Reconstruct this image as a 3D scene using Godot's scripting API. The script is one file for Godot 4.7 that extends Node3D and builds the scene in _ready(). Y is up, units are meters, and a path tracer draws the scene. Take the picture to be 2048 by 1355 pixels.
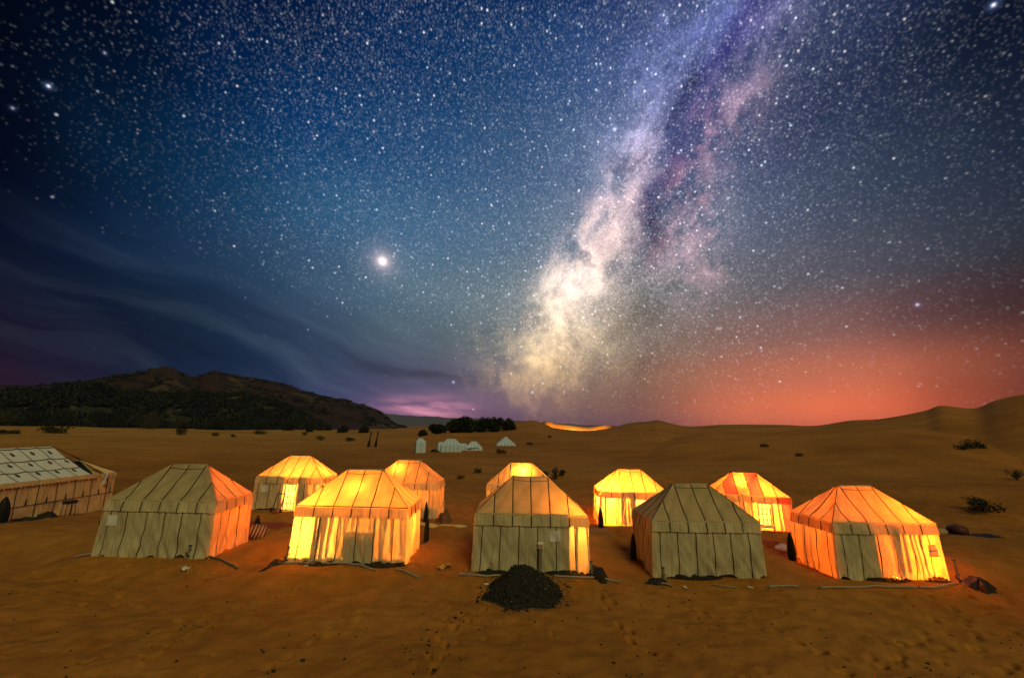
extends Node3D

const CAM_H := 4.87
var rng := RandomNumberGenerator.new()
var noise := FastNoiseLite.new()      # broad, many octaves
var wave := FastNoiseLite.new()       # smooth, one octave
var mats := {}
var used := {}

# ---------------------------------------------------------------- naming helpers
func numbered(called: String) -> String:
	var n: int = used.get(called, -1) + 1
	used[called] = n
	return called if n == 0 else "%s_%03d" % [called, n]

func thing(called: String, label: String, category: String, at := Vector3.ZERO, turn := 0.0, group := "") -> Node3D:
	var o := Node3D.new()
	o.name = numbered(called)
	add_child(o, true)
	o.position = at
	o.rotation.y = turn
	tag(o, label, category, group)
	return o

func tag(o: Node, label: String, category: String, group := "") -> void:
	o.set_meta("label", label)
	o.set_meta("category", category)
	if group:
		o.set_meta("group", group)

func part(called: String, m: Mesh, mat: Material, parent: Node) -> MeshInstance3D:
	var o := MeshInstance3D.new()
	o.name = numbered(called) if parent == self else called
	o.mesh = m
	o.material_override = mat
	parent.add_child(o, true)
	return o

func struct(called: String, m: Mesh, mat: Material) -> MeshInstance3D:
	var o := part(called, m, mat, self)
	o.set_meta("kind", "structure")
	return o

func dup(o: Node3D, at: Vector3, turn := 0.0, size := 1.0) -> Node3D:
	var c: Node3D = o.duplicate()
	c.name = numbered(String(o.name).rstrip("0123456789").trim_suffix("_"))
	add_child(c, true)
	c.position = at
	c.rotation.y = turn
	c.scale = Vector3.ONE * size
	return c

# ---------------------------------------------------------------- materials
func lin(r: float, g: float, b: float) -> Color:
	return Color(r, g, b).linear_to_srgb()

func ramp_noise(freq: float, lo: float, hi: float, octaves := 5, s := 7, size := 512) -> NoiseTexture2D:
	var t := NoiseTexture2D.new()
	var n := FastNoiseLite.new()
	n.seed = s
	n.noise_type = FastNoiseLite.TYPE_SIMPLEX_SMOOTH
	n.frequency = freq
	n.fractal_octaves = octaves
	t.noise = n
	t.width = size
	t.height = size
	t.seamless = true
	var g := Gradient.new()
	g.set_color(0, lin(lo, lo, lo))
	g.set_color(1, lin(hi, hi, hi))
	g.set_offset(0, 0.15)
	g.set_offset(1, 0.85)
	t.color_ramp = g
	return t

func bump_noise(freq: float, octaves := 4, s := 3, size := 512) -> NoiseTexture2D:
	var t := NoiseTexture2D.new()
	var n := FastNoiseLite.new()
	n.seed = s
	n.noise_type = FastNoiseLite.TYPE_SIMPLEX_SMOOTH
	n.frequency = freq
	n.fractal_octaves = octaves
	t.noise = n
	t.width = size
	t.height = size
	t.seamless = true
	t.as_normal_map = true
	t.bump_strength = 6.0
	return t

func flat(c: Color, rough := 0.85) -> StandardMaterial3D:
	var m := StandardMaterial3D.new()
	m.albedo_color = c
	m.roughness = rough
	m.metallic_specular = 0.3
	return m

func cloth(c: Color, through: Color, tex: Texture2D, nrm: Texture2D) -> StandardMaterial3D:
	var m := flat(c, 0.9)
	m.albedo_texture = tex
	m.uv1_scale = Vector3(0.55, 0.07, 1)
	m.backlight_enabled = true
	m.backlight = through
	m.normal_enabled = true
	m.normal_texture = nrm
	m.normal_scale = 0.5
	m.cull_mode = BaseMaterial3D.CULL_DISABLED
	return m

func make_materials() -> void:
	var streak := ramp_noise(0.02, 0.82, 1.0, 5, 11)
	var weave := bump_noise(0.03, 4, 5)
	mats.cloth = cloth(lin(0.92, 0.82, 0.54), lin(0.78, 0.66, 0.46), streak, weave)
	mats.cloth.detail_enabled = true
	mats.cloth.detail_blend_mode = BaseMaterial3D.BLEND_MODE_MUL
	mats.cloth.detail_albedo = ramp_noise(0.006, 0.78, 1.0, 6, 19)
	mats.cloth.detail_uv_layer = BaseMaterial3D.DETAIL_UV_2
	var blotch := ramp_noise(0.008, 0.74, 1.0, 6, 13)
	mats.cloth_roof = cloth(lin(0.78, 0.62, 0.35), lin(0.8, 0.64, 0.4), blotch, weave)
	mats.cloth_roof.uv1_scale = Vector3(0.31, 0.23, 1)
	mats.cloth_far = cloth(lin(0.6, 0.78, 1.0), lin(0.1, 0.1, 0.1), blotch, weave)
	mats.cloth_pale = cloth(lin(0.93, 0.97, 0.86), lin(0.3, 0.28, 0.22), streak, weave)
	mats.cloth_wool_lamplit = cloth(lin(0.95, 0.68, 0.34), lin(0.3, 0.25, 0.15), streak, weave)  # wool cloth; the orange of warm lamp light is put into its colour
	mats.cloth_red = cloth(lin(0.66, 0.28, 0.2), lin(0.8, 0.34, 0.5), streak, weave)
	mats.cloth_white = cloth(lin(0.8, 0.8, 0.78), lin(0.3, 0.3, 0.3), streak, weave)
	mats.sheer = cloth(lin(0.85, 0.8, 0.7), lin(0.98, 0.96, 0.85), streak, weave)
	mats.blocking_cloth = flat(lin(0.07, 0.045, 0.03), 0.95)  # opaque cloth of the added light blockers and of the curtains
	mats.blocking_cloth.cull_mode = BaseMaterial3D.CULL_DISABLED
	mats.tape = flat(lin(0.04, 0.032, 0.022), 0.9)
	mats.tape.cull_mode = BaseMaterial3D.CULL_DISABLED
	mats.black = flat(lin(0.012, 0.011, 0.011), 0.6)
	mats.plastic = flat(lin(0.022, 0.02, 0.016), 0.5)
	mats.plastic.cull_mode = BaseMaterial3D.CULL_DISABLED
	mats.wood = flat(lin(0.12, 0.075, 0.04), 0.8)
	mats.wood.albedo_texture = streak
	mats.grey_wood = flat(lin(0.2, 0.17, 0.13), 0.85)
	mats.pipe = flat(lin(0.3, 0.28, 0.25), 0.45)
	mats.iron = flat(lin(0.09, 0.09, 0.1), 0.5)
	mats.white = flat(lin(0.72, 0.72, 0.68), 0.6)
	var rug := ramp_noise(0.05, 0.45, 1.0, 4, 21, 256)
	mats.rug = flat(lin(0.42, 0.085, 0.035), 0.95)
	mats.rug.albedo_texture = rug
	mats.rug.uv1_scale = Vector3(2, 2, 2)
	mats.rug_pink = flat(lin(0.52, 0.24, 0.1), 0.95)
	mats.rug_pink.albedo_texture = rug
	mats.leather = flat(lin(0.1, 0.035, 0.03), 0.5)
	mats.leather_pale = flat(lin(0.4, 0.26, 0.17), 0.6)
	mats.glow = flat(lin(1, 0.8, 0.5))
	mats.glow.emission_enabled = true
	mats.glow.emission = lin(1.0, 0.6, 0.2)
	mats.glow.emission_energy_multiplier = 2.0
	mats.leaf = flat(Color.WHITE, 0.7)
	mats.leaf.vertex_color_use_as_albedo = true
	mats.leaf.cull_mode = BaseMaterial3D.CULL_DISABLED
	mats.leaf.backlight_enabled = true
	mats.leaf.backlight = lin(0.03, 0.035, 0.012)
	mats.bark = flat(lin(0.08, 0.055, 0.035), 0.9)
	mats.gravel = flat(lin(0.028, 0.026, 0.022), 0.9)
	mats.stone = flat(Color.WHITE, 0.7)
	mats.stone.vertex_color_use_as_albedo = true
	mats.pale_yellow = flat(lin(0.7, 0.52, 0.2), 0.9)
	mats.earth = flat(lin(0.16, 0.085, 0.04), 0.95)
	mats.yellow = flat(lin(0.6, 0.4, 0.06), 0.6)
	mats.window_light = flat(lin(0.8, 0.8, 0.8))
	mats.window_light.emission_enabled = true
	mats.window_light.emission = lin(0.9, 0.9, 1.0)
	mats.window_light.emission_energy_multiplier = 4.0
	var sand := flat(Color.WHITE, 0.95)
	sand.vertex_color_use_as_albedo = true
	sand.metallic_specular = 0.15
	sand.albedo_texture = ramp_noise(0.012, 0.72, 1.0, 6, 31, 1024)
	sand.uv1_triplanar = true
	sand.uv1_world_triplanar = true
	sand.uv1_scale = Vector3(0.09, 0.09, 0.09)
	sand.normal_enabled = true
	sand.normal_texture = bump_noise(0.015, 6, 41, 1024)
	sand.normal_scale = 0.9
	mats.sand = sand
	var rock := flat(Color.WHITE, 0.95)
	rock.vertex_color_use_as_albedo = true
	rock.albedo_texture = ramp_noise(0.02, 0.5, 1.0, 6, 51, 512)
	rock.uv1_triplanar = true
	rock.uv1_world_triplanar = true
	rock.uv1_scale = Vector3(0.02, 0.02, 0.02)
	mats.rock = rock

# ---------------------------------------------------------------- mesh helpers
func grid(f: Callable, nu: int, nv: int, uvscale := Vector2.ONE) -> ArrayMesh:
	var st := SurfaceTool.new()
	st.begin(Mesh.PRIMITIVE_TRIANGLES)
	for j in nv + 1:
		for i in nu + 1:
			var u := float(i) / nu
			var v := float(j) / nv
			st.set_uv(Vector2(u, v) * uvscale)
			var q: Vector3 = f.call(u, v)
			st.set_uv2(Vector2(q.x + q.z * 0.7, q.y) * 0.25)
			st.add_vertex(q)
	for j in nv:
		for i in nu:
			var a := j * (nu + 1) + i
			var b := a + nu + 1
			st.add_index(a); st.add_index(b); st.add_index(a + 1)
			st.add_index(a + 1); st.add_index(b); st.add_index(b + 1)
	st.generate_normals()
	return st.commit()

func tube(points: PackedVector3Array, radii: Array, sides := 7) -> ArrayMesh:
	var n := points.size()
	var f := func(u: float, v: float) -> Vector3:
		var i := clampi(roundi(v * (n + 1)) - 1, 0, n - 1)
		var cap := roundi(v * (n + 1)) == 0 or roundi(v * (n + 1)) == n + 1
		var d := (points[mini(i + 1, n - 1)] - points[maxi(i - 1, 0)]).normalized()
		var x := d.cross(Vector3.UP if absf(d.y) < 0.9 else Vector3.RIGHT).normalized()
		var y := d.cross(x)
		var r: float = radii[mini(i, radii.size() - 1)] * (0.01 if cap else 1.0)
		return points[i] + (x * cos(u * TAU) + y * sin(u * TAU)) * r
	return grid(f, sides, n + 1)

func lathe(profile: Array, sides := 20) -> ArrayMesh:   # profile of Vector2(radius, height)
	var f := func(u: float, v: float) -> Vector3:
		var p: Vector2 = profile[roundi(v * (profile.size() - 1))]
		return Vector3(cos(u * TAU) * p.x, p.y, -sin(u * TAU) * p.x)
	return grid(f, sides, profile.size() - 1)

func box(size: Vector3, at := Vector3.ZERO, bevel := 0.01) -> ArrayMesh:   # a box with chamfered edges
	var st := SurfaceTool.new()
	st.begin(Mesh.PRIMITIVE_TRIANGLES)
	add_box(st, size, at, Basis(), bevel)
	st.generate_normals()
	return st.commit()

func add_box(st: SurfaceTool, size: Vector3, at := Vector3.ZERO, turn := Basis(), bevel := 0.008) -> void:
	var h := size / 2.0
	var b := minf(bevel, minf(h.x, minf(h.y, h.z)) * 0.45)
	st.set_smooth_group(-1)
	var put := func(quad: Array) -> void:
		var c := Vector3.ZERO
		for p in quad: c += p
		var nrm: Vector3 = (quad[1] - quad[0]).cross(quad[2] - quad[0])
		var q := quad
		if nrm.dot(c) > 0.0:
			q = quad.duplicate()
			q.reverse()
		for k in range(1, q.size() - 1):
			for p in [q[0], q[k], q[k + 1]]:
				st.add_vertex(at + turn * p)
	for ax in 3:
		var a2 := (ax + 1) % 3
		var a3 := (ax + 2) % 3
		for s in [-1.0, 1.0]:
			var quad := []
			for c in [[-1.0, -1.0], [1.0, -1.0], [1.0, 1.0], [-1.0, 1.0]]:
				var p := Vector3.ZERO
				p[ax] = s * h[ax]
				p[a2] = c[0] * (h[a2] - b)
				p[a3] = c[1] * (h[a3] - b)
				quad.append(p)
			put.call(quad)
		for s in [-1.0, 1.0]:
			for r in [-1.0, 1.0]:
				var p0 := Vector3.ZERO
				var p1 := Vector3.ZERO
				p0[a2] = s * h[a2]; p0[a3] = r * (h[a3] - b)
				p1[a2] = s * (h[a2] - b); p1[a3] = r * h[a3]
				var q := []
				for e in [[p0, -1.0], [p1, -1.0], [p1, 1.0], [p0, 1.0]]:
					var p: Vector3 = e[0]
					p[ax] = e[1] * (h[ax] - b)
					q.append(p)
				put.call(q)
	for sx in [-1.0, 1.0]:
		for sy in [-1.0, 1.0]:
			for sz in [-1.0, 1.0]:
				var s := Vector3(sx, sy, sz)
				put.call([Vector3(h.x, h.y - b, h.z - b) * s, Vector3(h.x - b, h.y, h.z - b) * s, Vector3(h.x - b, h.y - b, h.z) * s])

# ---------------------------------------------------------------- sky
const SKY_AZ0 := -66.0
const SKY_STEP := 6.0
const SKY_EL := [0.0, 3.0, 7.0, 12.0, 18.0, 26.0, 36.0, 46.0, 58.0]
const SKY_TAB := [
55, 16, 30, 57, 16, 30, 57, 21, 34, 44, 25, 43, 32, 30, 54, 34, 38, 66, 44, 49, 79, 58, 60, 93, 83, 73, 107, 108, 83, 115, 112, 82, 108, 107, 77, 96, 109, 77, 89, 113, 78, 85, 122, 81, 83, 160, 90, 79, 204, 103, 76, 211, 100, 70, 184, 83, 59, 145, 66, 47, 107, 51, 39, 92, 45, 34, 92, 45, 34,
		46, 16, 30, 47, 16, 30, 45, 19, 34, 35, 25, 44, 26, 32, 54, 29, 41, 65, 39, 50, 78, 54, 61, 92, 76, 72, 104, 97, 81, 112, 104, 83, 109, 104, 82, 100, 112, 84, 90, 119, 87, 82, 127, 87, 79, 162, 96, 77, 207, 108, 77, 223, 109, 73, 202, 94, 64, 157, 74, 51, 107, 54, 41, 92, 45, 34, 68, 38, 34,
		30, 16, 30, 29, 16, 30, 26, 17, 35, 23, 25, 45, 24, 35, 56, 29, 43, 66, 38, 52, 76, 51, 62, 86, 66, 72, 96, 81, 82, 103, 92, 88, 104, 100, 92, 99, 110, 95, 92, 121, 97, 85, 133, 99, 81, 154, 102, 81, 176, 105, 82, 186, 104, 80, 177, 96, 73, 146, 78, 60, 107, 59, 46, 79, 45, 37, 62, 38, 34,
		16, 11, 22, 15, 14, 29, 16, 18, 36, 20, 29, 49, 27, 41, 62, 37, 53, 76, 48, 65, 88, 60, 77, 98, 71, 88, 105, 82, 97, 109, 91, 102, 109, 100, 105, 106, 107, 106, 101, 114, 106, 96, 121, 104, 93, 128, 102, 92, 133, 99, 92, 131, 94, 89, 118, 82, 79, 93, 64, 64, 68, 48, 49, 54, 39, 41, 44, 38, 37,
		7, 8, 16, 8, 8, 21, 11, 18, 36, 19, 34, 57, 30, 50, 76, 43, 66, 93, 56, 81, 107, 68, 94, 118, 78, 105, 125, 89, 112, 128, 98, 116, 127, 104, 117, 124, 106, 114, 118, 105, 109, 111, 103, 103, 106, 100, 98, 103, 97, 94, 102, 92, 89, 99, 81, 80, 91, 65, 67, 79, 49, 54, 65, 38, 43, 53, 30, 34, 44,
		4, 8, 16, 5, 8, 16, 7, 18, 33, 12, 36, 59, 20, 52, 82, 30, 67, 100, 41, 79, 114, 51, 90, 125, 61, 98, 131, 68, 102, 133, 75, 104, 132, 80, 105, 130, 85, 105, 128, 88, 103, 125, 87, 98, 121, 83, 93, 116, 77, 87, 111, 69, 79, 103, 58, 70, 91, 46, 57, 76, 34, 44, 61, 26, 35, 49, 20, 27, 40,
		4, 8, 16, 5, 8, 16, 6, 14, 28, 5, 24, 46, 6, 37, 70, 9, 50, 90, 15, 59, 103, 23, 67, 110, 32, 72, 115, 39, 76, 116, 47, 79, 117, 54, 83, 119, 61, 87, 123, 64, 87, 124, 62, 80, 119, 57, 70, 111, 51, 61, 100, 46, 55, 90, 40, 50, 79, 32, 42, 65, 21, 29, 47, 14, 20, 35, 13, 18, 30,
		2, 8, 18, 2, 10, 26, 2, 13, 34, 2, 18, 43, 2, 24, 54, 3, 31, 65, 6, 38, 76, 10, 45, 86, 14, 50, 93, 18, 55, 98, 23, 60, 102, 29, 64, 108, 34, 68, 115, 38, 69, 119, 38, 63, 115, 35, 54, 107, 33, 48, 100, 34, 48, 95, 33, 47, 89, 29, 42, 79, 24, 36, 69, 19, 30, 60, 15, 25, 52,
		2, 10, 26, 2, 10, 30, 2, 10, 35, 2, 14, 40, 2, 16, 45, 2, 19, 50, 2, 22, 55, 2, 25, 60, 2, 27, 64, 2, 29, 67, 4, 32, 71, 6, 33, 74, 8, 35, 77, 9, 35, 79, 10, 35, 79, 11, 34, 79, 12, 34, 77, 12, 34, 75, 11, 34, 72, 11, 27, 68, 10, 26, 64, 13, 24, 61, 13, 22, 57,
]
var sky_cols: Array[Color] = []

func cols_at(row: int, col: float) -> Color:
	var i := clampi(int(floor(col)), 0, 21)
	var f := clampf(col - i, 0.0, 1.0)
	return sky_cols[row * 23 + i].lerp(sky_cols[row * 23 + i + 1], f)

func pw(x: float, xs: Array, ys: Array) -> float:     # piecewise linear
	if x <= xs[0]: return ys[0]
	for i in range(1, xs.size()):
		if x < xs[i]:
			return lerpf(ys[i - 1], ys[i], (x - xs[i - 1]) / (xs[i] - xs[i - 1]))
	return ys[-1]

func pwc(x: float, xs: Array, ys: Array) -> float:     # the same with a smooth curve through the points
	if x <= xs[0]: return ys[0]
	for i in range(1, xs.size()):
		if x < xs[i]:
			var h: float = xs[i] - xs[i - 1]
			var t: float = (x - xs[i - 1]) / h
			var m0: float = (ys[i] - ys[maxi(i - 2, 0)]) / (xs[i] - xs[maxi(i - 2, 0)])
			var m1: float = (ys[mini(i + 1, xs.size() - 1)] - ys[i - 1]) / (xs[mini(i + 1, xs.size() - 1)] - xs[i - 1])
			return hermite(ys[i - 1], ys[i], m0 * h, m1 * h, t)
	return ys[-1]

func hermite(a: float, b: float, m0: float, m1: float, t: float) -> float:
	var t2 := t * t
	var t3 := t2 * t
	return a * (2.0 * t3 - 3.0 * t2 + 1.0) + m0 * (t3 - 2.0 * t2 + t) + b * (3.0 * t2 - 2.0 * t3) + m1 * (t3 - t2)

func gauss(x: float, w: float) -> float:
	x /= w
	return exp(-x * x)

func curve_table(xs: Array, ys: Array) -> PackedFloat32Array:  # one entry per half degree of height
	var t := PackedFloat32Array()
	for i in 182:
		t.append(pw(i * 0.5, xs, ys))
	return t

# star clouds of the galaxy: degrees across, height, half widths, strength, green and blue share
const LOBES := [[9.4, 20.2, 4.4, 3.5, 0.48, 0.72, 0.58], [10.0, 19.8, 2.4, 1.9, 0.1, 0.78, 0.66], [7.4, 16.2, 4.2, 3.2, 0.32, 0.7, 0.46], [6.4, 12.6, 5.4, 3.6, 0.46, 0.67, 0.36], [4.8, 8.0, 6.2, 3.8, 0.4, 0.6, 0.18], [13.0, 26.4, 2.8, 3.0, 0.5, 0.62, 0.46], [11.4, 23.4, 2.8, 2.4, 0.3, 0.66, 0.5], [14.2, 31.4, 2.2, 3.2, 0.36, 0.6, 0.5], [13.6, 19.0, 2.4, 4.0, 0.2, 0.62, 0.4], [10.8, 11.0, 4.8, 5.0, 0.12, 0.68, 0.36], [15.4, 36.5, 1.8, 2.6, 0.2, 0.68, 0.72]]

func make_sky() -> Sky:
	for i in SKY_TAB.size() / 3:
		sky_cols.append(Color(SKY_TAB[i * 3] / 255.0, SKY_TAB[i * 3 + 1] / 255.0, SKY_TAB[i * 3 + 2] / 255.0))
	var w := 2048
	var h := 1024
	var rows := 516
	var data := PackedFloat32Array()
	data.resize(w * h * 3)
	var n1 := FastNoiseLite.new()
	n1.seed = 5; n1.noise_type = FastNoiseLite.TYPE_SIMPLEX_SMOOTH; n1.fractal_octaves = 5; n1.frequency = 1.0; n1.fractal_gain = 0.55
	var n2 := FastNoiseLite.new()
	n2.seed = 17; n2.noise_type = FastNoiseLite.TYPE_SIMPLEX_SMOOTH; n2.fractal_octaves = 3; n2.frequency = 1.0
	# the galaxy, by height above the horizon: where its left limb, its dark rift and its right limb lie (degrees across), how wide and how bright
	var e_l := [2.0, 6.6, 14.0, 20.3, 26.0, 34.0, 38.3, 44.2, 47.0, 60.0]
	var t_l := curve_table(e_l, [2.0, 3.4, 6.4, 9.4, 12.8, 14.2, 15.0, 17.8, 20.2, 30.0])
	var t_r := curve_table([2.0, 6.6, 22.0, 28.0, 33.0, 40.0, 46.0, 60.0], [14.0, 15.0, 17.0, 17.8, 19.0, 20.8, 23.4, 32.0])
	var t_q := curve_table([2.0, 19.0, 26.0, 33.0, 40.6, 44.0, 60.0], [24.0, 23.0, 22.0, 21.6, 24.4, 27.0, 38.0])
	var t_wl := curve_table([2.0, 6.6, 12.0, 20.0, 25.0, 31.0, 38.0, 46.0], [4.6, 5.0, 5.2, 4.6, 3.8, 3.6, 4.0, 4.2])
	var t_al := curve_table([1.0, 3.5, 6.0, 10.0, 14.0, 17.0, 20.0, 23.0, 26.0, 30.0, 34.0, 40.0, 46.0, 60.0, 75.0], [0.0, 0.3, 0.75, 0.95, 0.9, 0.9, 1.0, 0.95, 0.9, 0.62, 0.5, 0.34, 0.22, 0.16, 0.0])
	var t_cr := curve_table([4.0, 10.0, 20.0, 30.0, 38.0, 46.0], [0.75, 0.9, 1.0, 1.0, 0.62, 0.36])
	var t_cg := curve_table([4.0, 10.0, 20.0, 30.0, 38.0, 46.0], [0.42, 0.62, 0.72, 0.62, 0.58, 0.46])
	var t_cb := curve_table([4.0, 10.0, 20.0, 30.0, 38.0, 46.0], [0.12, 0.28, 0.5, 0.52, 0.95, 1.25])
	for j in rows:
		var el := 90.0 - (j + 0.5) / h * 180.0
		var er := deg_to_rad(el)
		var ce := cos(er)
		var se := sin(er)
		var e0 := maxf(el, 0.0)
		var row := 0
		while row < 7 and SKY_EL[row + 1] < e0:
			row += 1
		var fe := clampf((e0 - SKY_EL[row]) / (SKY_EL[row + 1] - SKY_EL[row]), 0.0, 1.0)
		fe = lerpf(fe, fe * fe * (3.0 - 2.0 * fe), 0.5)
		var k := clampi(roundi(e0 * 2.0), 0, 181)
		var high := smoothstep(56.0, 80.0, el)
		for i in w:
			var az := fposmod((i + 0.5) / w * 360.0 + 180.0, 360.0) - 180.0
			var ar := deg_to_rad(az)
			var d := Vector3(sin(ar) * ce, se, -cos(ar) * ce)
			var fine := absf(az) < 84.0 and el < 66.0
			# slow drift of the gradients so that they do not read as a ramp
			var big := n2.get_noise_3d(d.x * 2.2, d.y * 2.2, d.z * 2.2)
			var big2 := n2.get_noise_3d(d.x * 2.0 + 40.0, d.y * 3.0, d.z * 2.0)
			var col := (az + big * 5.0 - SKY_AZ0) / SKY_STEP
			var c := cols_at(row, col).lerp(cols_at(row + 1, col), fe)
			if absf(az) > 60.0:
				c = c.lerp(Color(0.07, 0.1, 0.17).lerp(Color(0.03, 0.07, 0.16), clampf(el / 50.0, 0, 1)), smoothstep(60.0, 150.0, absf(az)))
			if high > 0.0:
				c = c.lerp(Color(0.02, 0.075, 0.17), high)
			var dim := (1.0 + big2 * 0.12) * (1.0 + 0.2 * smoothstep(12.0, 1.0, el))
			var r := pow(maxf(c.r, 0.0), 2.2) * dim
			var g := pow(maxf(c.g, 0.0), 2.2) * dim
			var b := pow(maxf(c.b, 0.0), 2.2) * dim
			if fine:
				var s := az * ce
				# cirrus low on the left, drawn out along its own slant
				var below := -0.2 * (s + 30.0) + 17.0 - el
				var veil := smoothstep(-4.0, 7.0, below) * smoothstep(12.0, -14.0, s)
				if veil > 0.0:
					var along := s * 0.97 - el * 0.26
					var across := s * 0.26 + el * 0.97
					var st := n1.get_noise_3d(along * 0.022, across * 0.16 + big * 0.6, 3.0)
					var st2 := n2.get_noise_3d(along * 0.05 + 9.0, across * 0.42, 8.0)
					var t := (smoothstep(-0.05, 0.5, st) * 1.1 + smoothstep(0.0, 0.6, st2) * 0.3) * veil * smoothstep(1.0, 5.0, el)
					var bright := clampf((s + 60.0) / 45.0, 0.25, 1.0)
					r += 0.024 * t * bright; g += 0.032 * t * bright; b += 0.037 * t * bright
					var hole := smoothstep(0.1, 0.6, -st) * veil * 0.4
					r *= 1.0 - hole; g *= 1.0 - hole; b *= 1.0 - hole
				# glow of a far town behind the plain
				var gx := s + 11.2
				if absf(gx) < 14.0 and el < 9.0:
					var cl := 0.55 + 0.9 * n1.get_noise_3d(s * 0.12 + el * 0.2, el * 0.75, 21.0)
					var gl := gauss(gx, 4.8) * gauss(el - 2.0, 1.5) * clampf(cl, 0.1, 1.3)
					r += 1.05 * gl; g += 0.36 * gl; b += 0.42 * gl
				# the galaxy
				var vl := s - t_l[k]
				if vl > -22.0 and vl < 34.0:
					var p := Vector3(s, el, 0.0)
					var wx := n1.get_noise_3d(p.x * 0.07 + 50.0, p.y * 0.07, 2.0)
					var wy := n1.get_noise_3d(p.x * 0.07, p.y * 0.07 + 70.0, 5.0)
					var q1 := n1.get_noise_3d(p.x * 0.11 + wx * 0.9, p.y * 0.09 + wy * 0.9, 11.0)
					var q2 := n1.get_noise_3d(p.x * 0.3 + wy, p.y * 0.26 + wx, 31.0)
					var wl := t_wl[k]
					var edge := vl + wx * 4.0
					var limb := gauss(edge, wl * (1.25 if edge < 0.0 else 0.85))
					var lanes := pow(clampf(0.72 + q1 * 0.95 + q2 * 0.75, 0.03, 1.7), 1.5)
					var a := t_al[k] * limb * lanes * lerpf(lerpf(0.2, 0.42, smoothstep(18.0, 24.0, el)), 0.72, smoothstep(30.0, 40.0, el))
					r += t_cr[k] * a; g += t_cg[k] * a; b += t_cb[k] * a
					if vl < 13.0:
						var ws := s + wx * 2.4 + q2 * 1.1
						var we := el + wy * 2.4 + q1 * 1.2
						var soft := pow(clampf(0.92 + q1 * 0.6 + q2 * 0.85, 0.15, 1.5), 1.2) * (1.0 - 0.6 * smoothstep(2.2, 4.6, vl + wx * 5.0) * smoothstep(12.0, 18.0, el))
						for l in LOBES:
							var dx: float = (ws - l[0]) / l[2]
							var dy: float = (we - l[1]) / l[3]
							var dd := dx * dx + dy * dy
							if dd < 5.0:
								var la: float = exp(-dd) * l[4] * lerpf(soft, 1.0, exp(-dd * 2.0) * 0.5)
								r += la; g += la * l[5]; b += la * l[6]
					# unresolved starlight round it
					var halo := gauss(s - (t_l[k] + t_r[k]) * 0.5, 12.0) * (1.0 - high) * smoothstep(2.0, 12.0, el)
					var ha := halo * 0.05 * (1.0 + q2 * 0.7)
					r += ha * lerpf(1.1, 0.85, clampf(el / 30.0, 0, 1)); g += ha; b += ha * lerpf(0.8, 1.2, clampf(el / 30.0, 0, 1))
					# the dark rift
					var vr := s - t_r[k] + wx * 5.0
					var dark := gauss(vr, 3.4) * smoothstep(17.0, 27.0, el) * clampf(0.85 + q1 * 0.8 + q2 * 0.5, 0.0, 1.0)
					var lane2 := smoothstep(0.08, 0.42, -q1 + q2 * 0.3) * gauss(vl - 4.0, 6.5) * smoothstep(6.0, 15.0, el) * 0.6
					var cut := 1.0 - clampf(maxf(dark * 0.92, lane2), 0.0, 0.9)
					r *= cut; g *= cut; b *= lerpf(cut, 1.0, 0.14)
					var blue := dark * smoothstep(24.0, 40.0, el)
					r += 0.006 * blue; g += 0.006 * blue; b += 0.1 * blue
					var low := gauss(s - 16.5, 4.6) * gauss(el - 14.0, 8.0) * clampf(0.5 + q1 * 0.8, 0.0, 1.0) * 0.55
					r *= 1.0 - low * 0.8; g *= 1.0 - low * 0.85; b *= 1.0 - low
					# the right limb, pink and torn
					var vq := s - t_q[k] + wy * 4.0
					var q := gauss(vq, 3.8) * clampf(0.42 + q2 * 1.1 + q1 * 0.6, 0.05, 1.3) * smoothstep(12.0, 24.0, el) * (1.0 - smoothstep(47.0, 66.0, el))
					var top := smoothstep(36.0, 44.0, el)
					r += q * lerpf(0.34, 0.13, top); g += q * lerpf(0.17, 0.11, top); b += q * lerpf(0.18, 0.2, top)
				# planet
				var pd := Vector2(s + 17.56, el - 21.49).length()
				if pd < 7.0:
					var pl := gauss(pd, 0.42) * 1.6 + gauss(pd, 1.0) * 0.45 + gauss(pd, 2.4) * 0.11
					r += pl; g += pl * 0.72; b += pl * 0.68
			var o := (j * w + i) * 3
			data[o] = r; data[o + 1] = g; data[o + 2] = b
	# below the horizon only bounced light is seen: the colour of the last row goes on
	for j in range(rows, h):
		for i in range(0, w):
			var o := (j * w + i) * 3
			data[o] = 0.02; data[o + 1] = 0.014; data[o + 2] = 0.012
	var im := Image.create_from_data(w, h, false, Image.FORMAT_RGBF, data.to_byte_array())
	im.resize(4096, 2048, Image.INTERPOLATE_CUBIC)
	data = im.get_data().to_float32_array()
	stars(data, 4096, 2048, n2, t_l, t_r)
	im = Image.create_from_data(4096, 2048, false, Image.FORMAT_RGBF, data.to_byte_array())
	var pano := PanoramaSkyMaterial.new()
	pano.panorama = ImageTexture.create_from_image(im)
	var sky := Sky.new()
	sky.sky_material = pano
	return sky

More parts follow.
